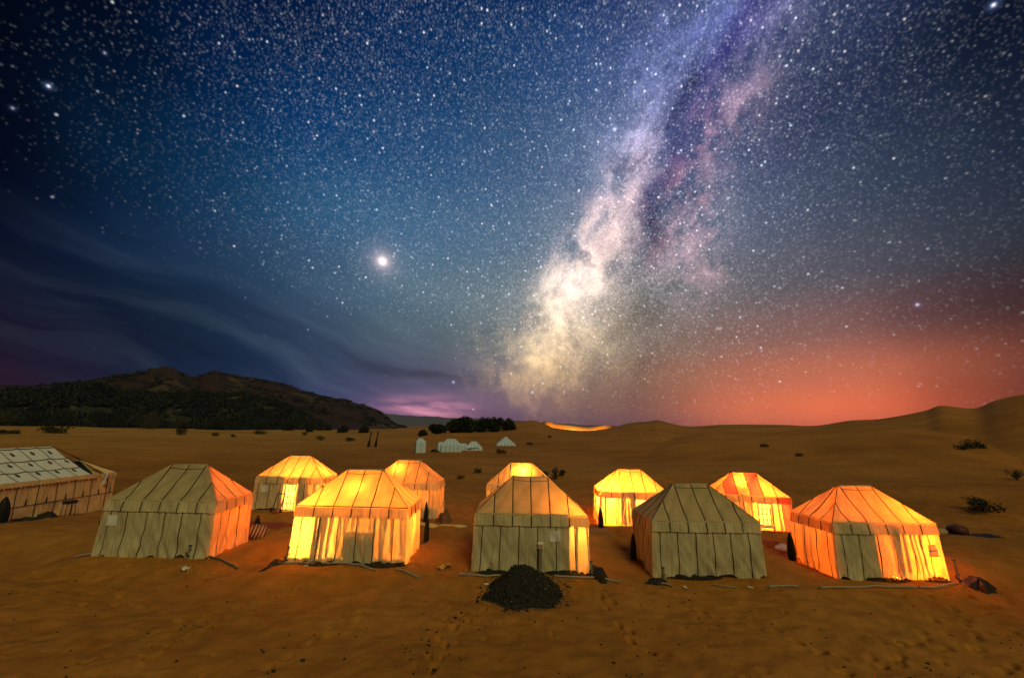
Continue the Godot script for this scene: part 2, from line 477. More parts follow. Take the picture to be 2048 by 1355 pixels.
func splat(data: PackedFloat32Array, w: int, h: int, az: float, el: float, c: Vector3, size: float) -> void:
	var x := fposmod(az, 360.0) / 360.0 * w - 0.5
	var y := (90.0 - el) / 180.0 * h - 0.5
	var sx := size / maxf(cos(deg_to_rad(el)), 0.2)
	var rx := int(ceil(sx * 2.0))
	var ry := int(ceil(size * 2.0))
	var ix := roundi(x)
	var iy := roundi(y)
	for j in range(iy - ry, iy + ry + 1):
		if j < 0 or j >= h: continue
		for i in range(ix - rx, ix + rx + 1):
			var dx := (i - x) / sx
			var dy := (j - y) / size
			var a := exp(-(dx * dx + dy * dy))
			if a < 0.03: continue
			var o := (j * w + posmod(i, w)) * 3
			data[o] += c.x * a; data[o + 1] += c.y * a; data[o + 2] += c.z * a

func stars(data: PackedFloat32Array, w: int, h: int, nz: FastNoiseLite, t_l: PackedFloat32Array, t_r: PackedFloat32Array) -> void:
	rng.seed = 4242
	for k in 600000:
		var az := rng.randf_range(-180.0, 180.0)
		var el := rad_to_deg(asin(rng.randf()))
		var u := rng.randf()
		var v := rng.randf()
		var tint := rng.randf()
		if absf(az) > 84.0 and k % 3: continue
		var ce := cos(deg_to_rad(el))
		var s := az * ce
		var below := -0.2 * (s + 30.0) + 17.0 - el
		var see := 1.0 - 0.995 * smoothstep(-7.0, 4.0, below) * smoothstep(8.0, -12.0, s) * smoothstep(110.0, 70.0, absf(az))
		see *= smoothstep(0.0, 14.0, el) * 0.8 + 0.2
		see *= 0.2 + 0.8 * maxf(smoothstep(-56.0, -30.0, s), smoothstep(70.0, 110.0, absf(az)))
		var kk := clampi(roundi(el * 2.0), 0, 181)
		see *= 0.8 + 0.5 * gauss(s - t_l[kk] - 3.0, 13.0)
		if absf(az) < 90.0: see *= 0.4 + 0.6 * smoothstep(48.0, 20.0, absf(s - 4.0))
		if v > see: continue
		var b := 0.07 * pow(maxf(u, 0.0001), -0.47)
		b = minf(b, 1.7) * (0.65 + 0.35 * smoothstep(0.0, 20.0, el)) * (0.55 + 0.45 * smoothstep(52.0, 22.0, absf(s - 4.0)))
		var c := Vector3(0.95, 0.97, 1.0)
		if tint < 0.2: c = Vector3(1.0, 0.84, 0.8)
		elif tint < 0.6: c = Vector3(0.72, 0.86, 1.0)
		splat(data, w, h, az, el, c * b, rng.randf_range(0.48, 0.62) + minf(b, 1.0) * 0.3)
	# the galaxy's own star clouds: dense, fine, following its light
	for k in 260000:
		var el := 1.0 + 62.0 * rng.randf()
		var kk := clampi(roundi(el * 2.0), 0, 181)
		var s := (t_l[kk] + t_r[kk]) * 0.5 + rng.randfn() * 9.0
		var u := rng.randf()
		var v := rng.randf()
		var tint := rng.randf()
		var az := s / cos(deg_to_rad(el))
		if az < -80.0 or az > 80.0: continue
		var o := (int((90.0 - el) / 180.0 * h) * w + int(fposmod(az, 360.0) / 360.0 * w)) * 3
		var lum := data[o] * 0.5 + data[o + 1] * 0.4 + data[o + 2] * 0.1
		if v > (0.2 + lum * 1.2) * smoothstep(2.0, 22.0, el): continue
		var b := (0.03 + 0.2 * minf(lum, 0.35)) * pow(maxf(u, 0.001), -0.35)
		var c := Vector3(1.0, 0.86, 0.76) if tint < 0.55 else Vector3(0.8, 0.88, 1.0)
		var hue := Vector3(data[o], data[o + 1], data[o + 2])
		c = c.lerp(hue / maxf(maxf(hue.x, hue.y), maxf(hue.z, 0.01)), 0.75)
		splat(data, w, h, az, el, c * b, 0.55)
	var bright := [[-53.4, 28.9, 1.6, 1.0], [55.4, 36.4, 1.6, 1.2], [15.4, 38.6, 0.9, 2.0], [-55.0, 26.0, 0.6, 0.8], [-50.5, 33.6, 0.6, 0.8], [46.0, 13.0, 0.9, 1.2], [54.0, 17.0, 1.1, 1.2], [30.0, 14.0, 0.8, 1.1], [-8.0, 6.0, 0.8, 1.2], [3.0, 4.9, 0.9, 1.2]]
	for s in bright:
		splat(data, w, h, s[0], s[1], Vector3(1.0, 0.9, 0.9) * s[2], s[3])
		splat(data, w, h, s[0], s[1], Vector3(0.25, 0.4, 1.0) * s[2] * 0.12, s[3] * 3.0)

# ---------------------------------------------------------------- terrain
# x, z, turn in degrees, height of the levelled bed
const TENTS := [[-12.22, -16.41, -0.2, 0.29], [-5.44, -16.27, -0.2, 0.27], [0.82, -16.15, -0.1, 0.17], [7.02, -16.62, 1.8, 0.0], [13.37, -16.6, 3.3, 0.08], [-12.85, -26.26, -2.1, -0.04], [-5.89, -25.23, -0.8, -0.06], [0.76, -26.1, -4.4, -0.13], [7.26, -25.78, -2.1, -0.33], [13.95, -25.38, -14.0, -0.32]]

class Ridge:
	var az: Array
	var el: Array
	var dist: float
	var front: float
	var back: float
	var sharp: float
	func _init(a: Array, e: Array, d: float, f: float, b: float, s := 0.0) -> void:
		az = a; el = e; dist = d; front = f; back = b; sharp = s

var dunes: Array[Ridge] = []
var hill: Ridge
var scrub: Ridge
var mesa: Ridge

func make_ridges() -> void:
	# crest lines: bearing and height angle as surveyed from the camp's edge, then distance and widths in metres
	dunes.append(Ridge.new([-14.0, -8.1, -1.4, 1.4, 3.4, 5.1, 6.2, 10.8, 14.1, 16.0, 18.6, 19.5, 22.7, 27.3, 32.9, 36.2, 39.3, 41.7, 45.1, 46.2, 48.4, 49.7, 51.4, 58.0, 75.0, 110.0],
		[-1.4, 0.05, 0.4, 0.93, 1.08, 0.5, 0.12, -0.1, 0.45, 1.0, 1.28, 1.42, 0.75, 1.02, 1.09, 1.03, 1.6, 1.77, 2.54, 3.0, 2.73, 3.37, 3.83, 4.2, 3.0, 0.0], 190.0, 110.0, 50.0, 0.5))
	dunes.append(Ridge.new([2.0, 4.5, 6.2, 8.8, 10.8, 14.1, 16.5], [-1.5, 0.95, 0.74, 0.5, 0.36, 0.62, -1.5], 225.0, 26.0, 25.0, 0.9))
	dunes.append(Ridge.new([18.0, 23.3, 28.0, 32.9, 39.2, 42.7, 45.5, 48.0, 50.5], [-1.9, -0.25, 0.1, 0.35, 0.87, 1.03, 0.64, -0.11, -1.4], 120.0, 62.0, 40.0, 0.5))
	dunes.append(Ridge.new([-3.0, 3.0, 12.0, 25.0, 36.0, 46.0, 56.0], [-6.4, -5.6, -5.2, -4.9, -5.0, -4.4, -4.0], 46.0, 15.0, 30.0, 0.2))
	hill = Ridge.new([-85.0, -60.0, -51.1, -47.3, -45.0, -43.0, -40.1, -37.9, -36.0, -33.5, -29.4, -24.8, -21.2, -17.4, -15.4, -13.7, -11.0],
		[1.0, 2.2, 2.51, 3.04, 3.79, 4.5, 5.6, 4.75, 5.6, 5.3, 4.71, 3.46, 2.82, 1.74, 0.31, -0.3, -0.9], 560.0, 200.0, 160.0, 0.3)
	scrub = Ridge.new([-85.0, -60.0, -50.9, -48.1, -46.3, -44.6, -43.0, -39.9, -33.2, -31.2, -29.0, -25.6, -23.1],
		[0.5, 1.4, 1.74, 2.28, 3.0, 3.0, 2.32, 2.54, 2.9, 2.51, 2.03, 0.35, -0.95], 400.0, 90.0, 80.0, 0.0)
	mesa = Ridge.new([-40.0, -30.0, -17.4, -15.0, -12.9, -8.2, -1.4, 5.5, 20.0, 40.0], [0.9, 1.3, 1.5, 1.36, 1.3, 1.2, 1.05, 0.75, 0.5, 0.1], 3000.0, 500.0, 300.0, 0.2)

func ridge_h(o: Ridge, az: float, r: float, base := 0.0) -> float:
	var d := o.dist * (1.0 + 0.05 * wave.get_noise_2d(az * 1.6, o.dist))
	if r < d - o.front or r > d + o.back:
		return base
	var hc := CAM_H + o.dist * tan(deg_to_rad(pwc(az, o.az, o.el)))
	if hc <= base: return base
	var t := (r - d + o.front) / o.front if r < d else (d + o.back - r) / o.back
	var s := t * t * (3.0 - 2.0 * t)
	s = lerpf(s, pow(t, 1.25), o.sharp)
	return base + (hc - base) * s

func ground_y(x: float, z: float) -> float:
	var r := sqrt(x * x + z * z)
	var az := rad_to_deg(atan2(x, -z))
	var right := smoothstep(-24.0, -6.0, az) * (1.0 - smoothstep(70.0, 110.0, az))
	var h := 3.0 * smoothstep(45.0, 175.0, r) * right
	h += 0.9 * wave.get_noise_2d(x * 0.9, z * 1.4) * smoothstep(34.0, 110.0, r)
	for o in dunes:
		h = maxf(h, ridge_h(o, az, r, h))
	if r < 75.0:
		var near := 1.0 - smoothstep(50.0, 75.0, r)
		h += near * (0.1 * noise.get_noise_2d(x * 3.0, z * 4.5) + 0.035 * noise.get_noise_2d(x * 14.0, z * 20.0) - 0.03)
		# sand banked up between the front tents
		if z < -14.8 and z > -25.0 and absf(x) < 30.0:
			var bank := smoothstep(15.3, 17.3, -z) * (1.0 - smoothstep(18.5, 24.0, -z))
			var away := 9.0
			for i in 5:
				away = minf(away, absf(x - TENTS[i][0]))
			h += 0.42 * bank * smoothstep(1.75, 2.5, away + 0.3 * noise.get_noise_2d(x * 8.0, z * 8.0))
		# every tent stands in a shallow levelled bed
		for i in TENTS.size():
			var dx: float = absf(x - TENTS[i][0]) - 1.95
			var dz: float = absf(z - TENTS[i][1]) - 1.05
			if dx < 1.9 and dz < 1.9:
				var e := Vector2(maxf(dx, 0.0), maxf(dz, 0.0)).length()
				h = lerpf(h, TENTS[i][3] - 0.03 + h * 0.15, 1.0 - smoothstep(0.0, 1.8, e))
	return h

func sand_color(x: float, z: float) -> Color:
	var r := sqrt(x * x + z * z)
	var az := rad_to_deg(atan2(x, -z))
	var n := noise.get_noise_2d(x * 0.9, z * 1.6)
	var m := noise.get_noise_2d(x * 0.16 + 99.0, z * 0.3)
	var k := 1.0 + 0.28 * n + 0.3 * m
	var far := smoothstep(40.0, 160.0, r)
	var c := Color(0.41, 0.175, 0.036).lerp(Color(0.43, 0.19, 0.042), far)
	c = c.lerp(Color(0.47, 0.25, 0.055), far * smoothstep(-5.0, -30.0, az))
	var g := smoothstep(0.1, 0.5, m) * 0.25
	return Color(c.r * k * (1.0 - g * 0.3), c.g * k, c.b * k)

func polar(az0: float, az1: float, na: int, radii: PackedFloat32Array, hf: Callable, cf: Callable, prints := []) -> ArrayMesh:
	var nr := radii.size()
	var v := PackedVector3Array()
	var c := PackedColorArray()
	for j in nr:
		for i in na + 1:
			var a := deg_to_rad(lerpf(az0, az1, float(i) / na))
			var x := sin(a) * radii[j]
			var z := -cos(a) * radii[j]
			v.append(Vector3(x, hf.call(x, z), z))
			c.append(cf.call(x, z))
	for p in prints:          # [x, z, turn, length, depth]: press a footprint into the sand
		var rr := Vector2(p[0], p[1]).length()
		var aa := rad_to_deg(atan2(p[0], -p[1]))
		var j0 := radii.bsearch(rr - 0.45)
		var j1 := mini(radii.bsearch(rr + 0.45), nr)
		var da := rad_to_deg(0.45 / rr)
		var i0 := clampi(int((aa - da - az0) / (az1 - az0) * na), 0, na)
		var i1 := clampi(int((aa + da - az0) / (az1 - az0) * na) + 1, 0, na)
		for j in range(j0, j1):
			for i in range(i0, i1 + 1):
				var q := v[j * (na + 1) + i]
				var e := Vector2(q.x - p[0], q.z - p[1]).rotated(p[2])
				var t := Vector2(e.x / (p[3] * 0.5), e.y / (p[3] * 0.3)).length()
				q.y -= p[4] * (1.0 - smoothstep(0.55, 1.1, t)) - p[4] * 0.3 * gauss(t - 1.35, 0.3)
				v[j * (na + 1) + i] = q
	var idx := PackedInt32Array()
	for j in nr - 1:
		for i in na:
			var a := j * (na + 1) + i
			var b := a + na + 1
			idx.append_array([a, a + 1, b, a + 1, b + 1, b])
	var st := SurfaceTool.new()
	var arr := []
	arr.resize(Mesh.ARRAY_MAX)
	arr[Mesh.ARRAY_VERTEX] = v
	arr[Mesh.ARRAY_COLOR] = c
	arr[Mesh.ARRAY_INDEX] = idx
	st.create_from_arrays(arr)
	st.generate_normals()
	return st.commit()

func make_prints() -> Array:
	rng.seed = 77
	var out := []
	# walked lines: from, to, wander
	for l in [[-1.5, -9.6, -1.2, -15.5, 0.25], [-1.9, -9.2, -0.7, -13.0, 0.2], [-9.0, -10.2, -5.4, -14.8, 0.5], [-7.6, -9.8, -7.2, -13.5, 0.5], [-8.6, -9.4, -6.4, -12.4, 0.6], [-5.0, -9.2, -3.6, -12.8, 0.3], [8.0, -9.8, 16.0, -14.5, 0.9], [7.0, -10.4, 14.0, -12.3, 0.8], [10.0, -9.6, 15.0, -11.5, 0.8], [3.2, -9.6, 2.8, -14.5, 0.2], [4.6, -13.8, 8.0, -10.5, 0.3], [-14.0, -13.4, -7.4, -11.6, 0.5], [-18.0, -14.0, -9.0, -14.6, 0.6], [-24.0, -38.0, -19.5, -29.0, 0.2], [12.0, -13.8, 18.0, -15.5, 0.5]]:
		var a := Vector2(l[0], l[1])
		var b := Vector2(l[2], l[3])
		var dirv := (b - a).normalized()
		var n := int((b - a).length() / 0.42)
		for k in n:
			if rng.randf() < 0.16: continue
			var p: Vector2 = a.lerp(b, (k + rng.randf() * 0.5) / n) + dirv.orthogonal() * ((0.13 if k % 2 else -0.13) + rng.randf_range(-1, 1) * l[4] * 0.45)
			out.append([p.x, p.y, -dirv.angle() + rng.randf_range(-0.25, 0.25), rng.randf_range(0.28, 0.4), rng.randf_range(0.07, 0.13)])
	for k in 70:
		out.append([rng.randf_range(-14, 15), rng.randf_range(-14.6, -9.0), rng.randf() * 6.0, rng.randf_range(0.15, 0.3), rng.randf_range(0.03, 0.07)])
	for k in 90:
		out.append([rng.randf_range(-15, 16), rng.randf_range(-24.0, -17.8), rng.randf() * 6.0, rng.randf_range(0.2, 0.35), rng.randf_range(0.03, 0.07)])
	return out

func make_terrain() -> void:
	var radii := PackedFloat32Array([0.02, 1.5, 3.0, 4.5, 6.0])
	var r := 7.0
	while r < 3450.0:
		radii.append(r)
		r += 0.055 if r < 15.0 else 0.085 if r < 28.0 else r * 0.012 if r < 300.0 else r * 0.06
	struct("sand_ground", polar(-64, 64, 560, radii, ground_y, sand_color, make_prints()), mats.sand)
	var coarse := PackedFloat32Array()
	for k in radii.size():
		if k < 5 or k % 12 == 0 or k == radii.size() - 1: coarse.append(radii[k])
	struct("sand_plain", polar(64, 296, 60, coarse, ground_y, sand_color), mats.sand)
	var band := func(a: float, b: float, n: int) -> PackedFloat32Array:
		var p := PackedFloat32Array()
		for k in n + 1: p.append(lerpf(a, b, float(k) / n))
		return p
	var hh := func(x: float, z: float) -> float:
		var rr := Vector2(x, z).length()
		var h := ridge_h(hill, rad_to_deg(atan2(x, -z)), rr, -1.0)
		return h + (2.2 * noise.get_noise_2d(x * 0.35, z * 0.35) - absf(noise.get_noise_2d(x * 0.2, z * 0.2)) * 7.0 * smoothstep(545.0, 430.0, rr)) * smoothstep(0.0, 12.0, h)
	var hc := func(x: float, z: float) -> Color:
		var n := noise.get_noise_2d(x * 0.5, z * 0.5)
		var m := noise.get_noise_2d(x * 0.12 + 30.0, z * 0.12)
		var c := Color(0.06, 0.032, 0.018).lerp(Color(0.024, 0.022, 0.012), smoothstep(-0.1, 0.4, n + m))
		return c.lerp(Color(0.17, 0.11, 0.045), smoothstep(0.25, 0.5, m - n * 0.4) * 0.6)
	struct("far_hill", polar(-80, -10, 260, band.call(355.0, 720.0, 90), hh, hc), mats.rock)
	var sh := func(x: float, z: float) -> float:
		var h := ridge_h(scrub, rad_to_deg(atan2(x, -z)), Vector2(x, z).length(), -1.0)
		return h + 1.4 * noise.get_noise_2d(x * 0.6, z * 0.6) * smoothstep(0.0, 6.0, h)
	var sc := func(x: float, z: float) -> Color:
		var n := noise.get_noise_2d(x * 0.8, z * 0.8)
		return Color(0.05, 0.05, 0.026).lerp(Color(0.12, 0.1, 0.045), smoothstep(0.0, 0.5, n))
	struct("scrub_hill", polar(-80, -21, 240, band.call(311.0, 480.0, 60), sh, sc), mats.rock)
	var mh := func(x: float, z: float) -> float:
		var h := ridge_h(mesa, rad_to_deg(atan2(x, -z)), Vector2(x, z).length(), -2.0)
		return h + 8.0 * noise.get_noise_2d(x * 0.05, z * 0.05) * smoothstep(0.0, 30.0, h)
	var mc := func(_x: float, _z: float) -> Color: return Color(0.2, 0.19, 0.2)
	struct("distant_plateau", polar(-50, 40, 200, band.call(2480.0, 3310.0, 26), mh, mc), mats.rock)

# ---------------------------------------------------------------- tents
class Tent:
	var root: Node3D
	var w := 3.9
	var d := 2.05
	var eh := 1.8
	var rh := 2.93
	var rl := 1.35
	var fl := 0.06
	var id := 0.0

func roof_tm(t: Tent, face: String, a: float) -> float:
	if face == "front" or face == "back":
		return clampf((t.w / 2 - absf(a)) / (t.w / 2 - t.rl / 2), 0.0, 1.0)
	return clampf((t.d / 2 - absf(a)) / (t.d / 2), 0.0, 1.0)

func out_of(face: String) -> Vector3:
	return {"front": Vector3(0, 0, 1), "back": Vector3(0, 0, -1), "left": Vector3(-1, 0, 0), "right": Vector3(1, 0, 0)}[face]

func roof_p(t: Tent, face: String, a: float, s: float, off := 0.0) -> Vector3:
	var tm := roof_tm(t, face, a)
	s = minf(s, tm)
	var y := t.eh + (t.rh - t.eh) * s
	var p: Vector3
	var n := out_of(face)
	if face == "front" or face == "back":
		p = Vector3(a, y, n.z * t.d / 2 * (1.0 - s))
		n = Vector3(0, t.d / 2, n.z * (t.rh - t.eh)).normalized()
	else:
		var run := (t.w - t.rl) / 2
		p = Vector3(n.x * (t.w / 2 - run * s), y, a)
		n = Vector3(n.x * (t.rh - t.eh), run, 0).normalized()
	var win := clampf((tm - s) * 5.0, 0.0, 1.0) * clampf(s * 7.0, 0.0, 1.0)
	var dip := -0.035 * sin(PI * clampf(s, 0, 1)) + 0.035 * wave.get_noise_3d(a * 60.0 + t.id * 50.0, s * 60.0, 4.0) + 0.018 * wave.get_noise_3d(a * 220.0, s * 40.0, t.id * 9.0)
	return p + n * (dip * win + off)

func hem_y(t: Tent, face: String, a: float) -> float:
	var p: Vector3 = t.root.transform * (wall_xy(t, face, a, 0.0) + out_of(face) * 0.03)
	var lift := maxf(0.0, wave.get_noise_2d(a * 45.0 + t.id * 31.0, 7.0 + out_of(face).x * 20.0) - 0.02) * 0.3
	return ground_y(p.x, p.z) - t.root.position.y - 0.05 + lift

func wall_xy(t: Tent, face: String, a: float, y: float) -> Vector3:
	var k := t.fl * clampf(1.0 - y / t.eh, 0.0, 1.1)
	var n := out_of(face)
	if n.z != 0.0:
		return Vector3(a * (1.0 + k / (t.w / 2)), y, n.z * (t.d / 2 + k))
	return Vector3(n.x * (t.w / 2 + k), y, a * (1.0 + k / (t.d / 2)))

func wall_p(t: Tent, face: String, a: float, y: float, off := 0.0) -> Vector3:
	var half := t.w / 2 if face == "front" or face == "back" else t.d / 2
	var win := clampf((half - absf(a)) * 9.0, 0.0, 1.0) * clampf((t.eh - y) * 5.0, 0.0, 1.0)
	var low := clampf(1.0 - y / t.eh, 0.0, 1.0)
	var z0 := t.id * 17.0 + out_of(face).x * 5.0
	var fold := 0.02 * wave.get_noise_3d(a * 420.0, y * 22.0, z0) + 0.05 * wave.get_noise_3d(a * 90.0, y * 40.0, z0 + 9.0) + 0.055 * low * wave.get_noise_3d((a + y * 0.6) * 160.0, y * 30.0, z0 + 30.0)
	return wall_xy(t, face, a, y) + out_of(face) * (fold * win + off)

func strip_mesh(f: Callable, a0: float, a1: float, length: float, nu := 10, nv := 12) -> ArrayMesh:
	return grid(func(u, v): return f.call(lerpf(a0, a1, u), v), nu, nv, Vector2(a1 - a0, length))

func seam(t: Tent, f: Callable, a: float, wide := 0.04, n := 12) -> void:   # a dark tape laid over a joint, a few millimetres proud
	part("seam", grid(func(u, v): return f.call(a + (u - 0.5) * wide, v), 1, n), mats.tape, t.root)

func cuts(a0: float, a1: float, at: Array) -> Array:
	var c := [a0]
	for x in at:
		if x > a0 + 0.02 and x < a1 - 0.02: c.append(x)
	c.append(a1)
	return c

func face_cloth(t: Tent, face: String, roof_at: Array, wall_at: Array, opts: Dictionary) -> void:
	var half := t.w / 2 if face == "front" or face == "back" else t.d / 2
	var hidden: bool = opts.get("hidden", false)
	var rc := cuts(-half, half, [] if hidden else roof_at)
	for i in rc.size() - 1:
		var a0: float = rc[i]
		var a1: float = rc[i + 1]
		var m: Material = opts.get("roof_mats", {}).get(i, opts.get("roof", mats.cloth_roof))
		var f := func(a: float, v: float) -> Vector3: return roof_p(t, face, a, v * roof_tm(t, face, a))
		part("roof_panel", strip_mesh(f, a0, a1, 1.6, 24 if hidden else 10, 12), m, t.root)
		var vf := func(a: float, v: float) -> Vector3:
			var bottom := t.eh - 0.37 + 0.012 * wave.get_noise_2d(a * 150.0, t.id)
			return wall_p(t, face, a, lerpf(bottom, t.eh - 0.05, v), 0.014 + 0.035 * (1.0 - v))
		part("valance_panel", strip_mesh(vf, a0, a1, 0.3, 24 if hidden else 10, 3), opts.get("valance_mats", {}).get(i, mats.cloth), t.root)
	var door: Array = opts.get("door", [])
	var wc := cuts(-half, half, [] if hidden else wall_at + door)
	wc.sort()
	for i in wc.size() - 1:
		var a0: float = wc[i]
		var a1: float = wc[i + 1]
		var mid := (a0 + a1) / 2
		var is_door: bool = door.size() == 2 and mid > door[0] and mid < door[1]
		var f := func(a: float, v: float) -> Vector3:
			return wall_p(t, face, a, lerpf(hem_y(t, face, a) if not is_door else t.eh - 0.42, t.eh - 0.002, v))
		part("wall_panel", strip_mesh(f, a0, a1, 1.8, 40 if hidden else 14, 14), opts.get("wall_mats", {}).get(i, mats.cloth), t.root)
	if hidden: return
	for a in roof_at:
		seam(t, func(x, v): return roof_p(t, face, x, v * roof_tm(t, face, a), 0.008), a)
		seam(t, func(x, v): return wall_p(t, face, x, lerpf(t.eh - 0.375, t.eh - 0.045, v), 0.022 + 0.035 * (1.0 - v)), a, 0.04, 3)
	for a in wall_at:
		if door.size() == 2 and a > door[0] + 0.05 and a < door[1] - 0.05: continue
		seam(t, func(x, v): return wall_p(t, face, x, lerpf(hem_y(t, face, a) + 0.01, t.eh - 0.33, v), 0.007), a, 0.032)
	# tape along the eave
	var ev := func(u: float, v: float) -> Vector3: return roof_p(t, face, lerpf(-half, half, u), 0.0, 0.004) + Vector3(0, -0.035 * (1.0 - v), 0) + out_of(face) * 0.006
	part("eave_tape", grid(ev, 24, 1), mats.cloth if not opts.get("dark_eave", false) else mats.tape, t.root)
	if face == "front":
		var cap := func(u: float, v: float) -> Vector3:
			var a := lerpf(-t.rl / 2, t.rl / 2, u)
			return roof_p(t, face, a, 0.86 + 0.03 * absf(u - 0.5) * 2.0 + (v - 0.5) * 0.014, 0.009)
		part("ridge_seam", grid(cap, 16, 1), mats.tape, t.root)

func build_tent(called: String, label: String, idx: int, opts: Dictionary) -> Tent:
	var t := Tent.new()
	t.id = idx + 1.0
	var q: Array = TENTS[idx]
	t.root = thing(called, label, "tent", Vector3(q[0], q[3], q[1]), deg_to_rad(q[2]), "cream canvas tents of the camp")
	var rs := [-1.3, -0.65, 0.0, 0.65, 1.3]
	var ws := [-1.66, -1.04, -0.41, 0.22, 0.84, 1.48]
	face_cloth(t, "front", rs, opts.get("wall_at", ws), opts)
	face_cloth(t, "back", [], [], {"hidden": true, "roof": opts.get("roof", mats.cloth_roof)})
	var side_opts: Dictionary = opts.get("side", {})
	for s in ["left", "right"]:
		if s == opts.get("seen", "left"):
			face_cloth(t, s, [-0.51, 0.0, 0.51], [-0.82, -0.3, 0.22, 0.72], side_opts)
		else:
			face_cloth(t, s, [], [], {"hidden": true})
	# hip and ridge tapes
	for sx in [-1.0, 1.0]:
		var hip := func(u: float, v: float) -> Vector3:
			var a := lerpf(t.w / 2, t.rl / 2, v)
			return roof_p(t, "front", sx * a, v, 0.006) + Vector3((u - 0.5) * 0.03, 0, 0)
		if opts.get("hips", true):
			part("hip_seam", grid(hip, 1, 10), mats.tape, t.root)
	var ridge := PackedVector3Array([Vector3(-t.rl / 2 - 0.02, t.rh, 0), Vector3(0, t.rh - 0.012, 0), Vector3(t.rl / 2 + 0.02, t.rh, 0)])
	part("ridge_roll", tube(ridge, [0.022]), mats.cloth, t.root)
	# poles inside
	for x in [-1.0, 1.0]:
		part("tent_pole", tube(PackedVector3Array([Vector3(x * t.rl / 2, -0.1, 0), Vector3(x * t.rl / 2, t.rh - 0.03, 0)]), [0.03]), mats.wood, t.root)
	var hem := opts.get("hem_shade", []) as Array
	for e in hem:     # black strip standing for the shade in the gap under the hem
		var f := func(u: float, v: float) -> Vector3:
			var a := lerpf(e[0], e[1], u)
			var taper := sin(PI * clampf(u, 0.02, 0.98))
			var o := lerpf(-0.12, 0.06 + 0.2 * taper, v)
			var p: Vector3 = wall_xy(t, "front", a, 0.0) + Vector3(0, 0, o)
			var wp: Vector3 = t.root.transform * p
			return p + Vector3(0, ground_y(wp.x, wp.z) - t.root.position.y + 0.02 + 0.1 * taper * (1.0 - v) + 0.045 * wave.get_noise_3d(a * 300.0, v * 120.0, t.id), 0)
		part("hem_shade_strip", grid(f, 40, 8), mats.plastic, t.root)
	return t

func lamp(t: Tent, at: Vector3, energy: float, c: Color, size := 0.07) -> void:
	var o := Node3D.new()
	o.name = "lantern"
	t.root.add_child(o, true)
	o.position = at
	var s := SphereMesh.new()
	s.radius = size * 0.8; s.height = size * 1.6; s.radial_segments = 16; s.rings = 8
	part("lantern_bulb", s, mats.glow, o)
	var l := OmniLight3D.new()
	l.name = "lantern_light"
	l.light_color = c
	l.light_energy = energy * 8.0
	l.light_size = size * 0.6
	l.omni_range = 40.0
	l.omni_attenuation = 2.0
	l.shadow_enabled = true
	o.add_child(l)

func blocking_cloth(t: Tent, face: String, a0: float, a1: float, y0: float, y1: float, inset := 0.09) -> void:  # unseen opaque panel, added to keep lamp light off part of a wall
	var f := func(u: float, v: float) -> Vector3: return wall_p(t, face, lerpf(a0, a1, u), lerpf(y0 if y0 > 0.05 else -0.3, y1, v), -inset)
	part("light_block_panel", grid(f, 16, 6), mats.blocking_cloth, t.root)

func roof_light_block(t: Tent, face: String, a0: float, a1: float, s1 := 1.0) -> void:  # unseen opaque panel, added to keep lamp light off the roof cloth
	var f := func(u: float, v: float) -> Vector3:
		var a := lerpf(a0, a1, u)
		return roof_p(t, face, a, v * minf(roof_tm(t, face, a), s1), -0.06)
	part("roof_light_block", grid(f, 16, 8), mats.blocking_cloth, t.root)

func curtain(t: Tent, face: String, a0: float, a1: float, y0: float, y1: float, cover: float, s: int) -> void:
	# a fringed inner curtain: hanging bands with slits between them that let light through
	rng.seed = s
	var st := SurfaceTool.new()
	st.begin(Mesh.PRIMITIVE_TRIANGLES)
	var a := a0
	while a < a1:
		var wide := rng.randf_range(0.05, 0.13) * (0.5 + cover) * (1.8 if rng.randf() < 0.3 else 1.0)
		var gap := wide * (1.0 - cover) / cover * rng.randf_range(0.3, 1.9)
		var lean := rng.randf_range(-0.03, 0.03)
		var bottom := y0 + (rng.randf_range(0.0, 0.3) if rng.randf() < 0.35 else 0.0)
		var p: Array = [wall_p(t, face, a, y1, -0.07), wall_p(t, face, a + wide, y1, -0.07), wall_p(t, face, a + wide * rng.randf_range(0.4, 1.2) + lean, bottom, -0.07), wall_p(t, face, a + lean, bottom, -0.07)]
		for k in [0, 1, 2, 0, 2, 3]:
			st.add_vertex(p[k])
		a += wide + gap
	st.generate_normals()
	part("fringed_curtain", st.commit(), mats.blocking_cloth, t.root)

func door_in(t: Tent, x0: float, x1: float) -> void:
	var z := t.d / 2 + 0.02
	var base := hem_y(t, "front", (x0 + x1) / 2) + 0.06
	var top := t.eh - 0.38
	var o := part("door", grid(func(u, v): return Vector3(lerpf(x0, x1, u), lerpf(base, top, v), z - 0.06 + 0.012 * sin(u * 38.0)), 24, 4), mats.sheer, t.root)
	for k in 4:
		var x := lerpf(x0, x1, k / 3.0)
		var thick := 0.05 if k == 0 or k == 3 else 0.036
		part("door_frame" if k == 0 or k == 3 else "lattice_bar", box(Vector3(thick, top - base + 0.04, 0.03), Vector3(x, (top + base) / 2, z), 0.004), mats.wood, o)
	for k in 5:
		part("lattice_bar", box(Vector3(x1 - x0, 0.034, 0.022), Vector3((x0 + x1) / 2, lerpf(base + 0.03, top, k / 4.0), z + 0.006), 0.003), mats.wood, o)
	part("door_handle", box(Vector3(0.09, 0.03, 0.04), Vector3((x0 + x1) / 2, lerpf(base, top, 0.62), z + 0.03), 0.006), mats.iron, o)
	part("door_sill", box(Vector3(x1 - x0 + 0.12, 0.07, 0.3), Vector3((x0 + x1) / 2, base - 0.03, z + 0.08), 0.012), mats.white, t.root)

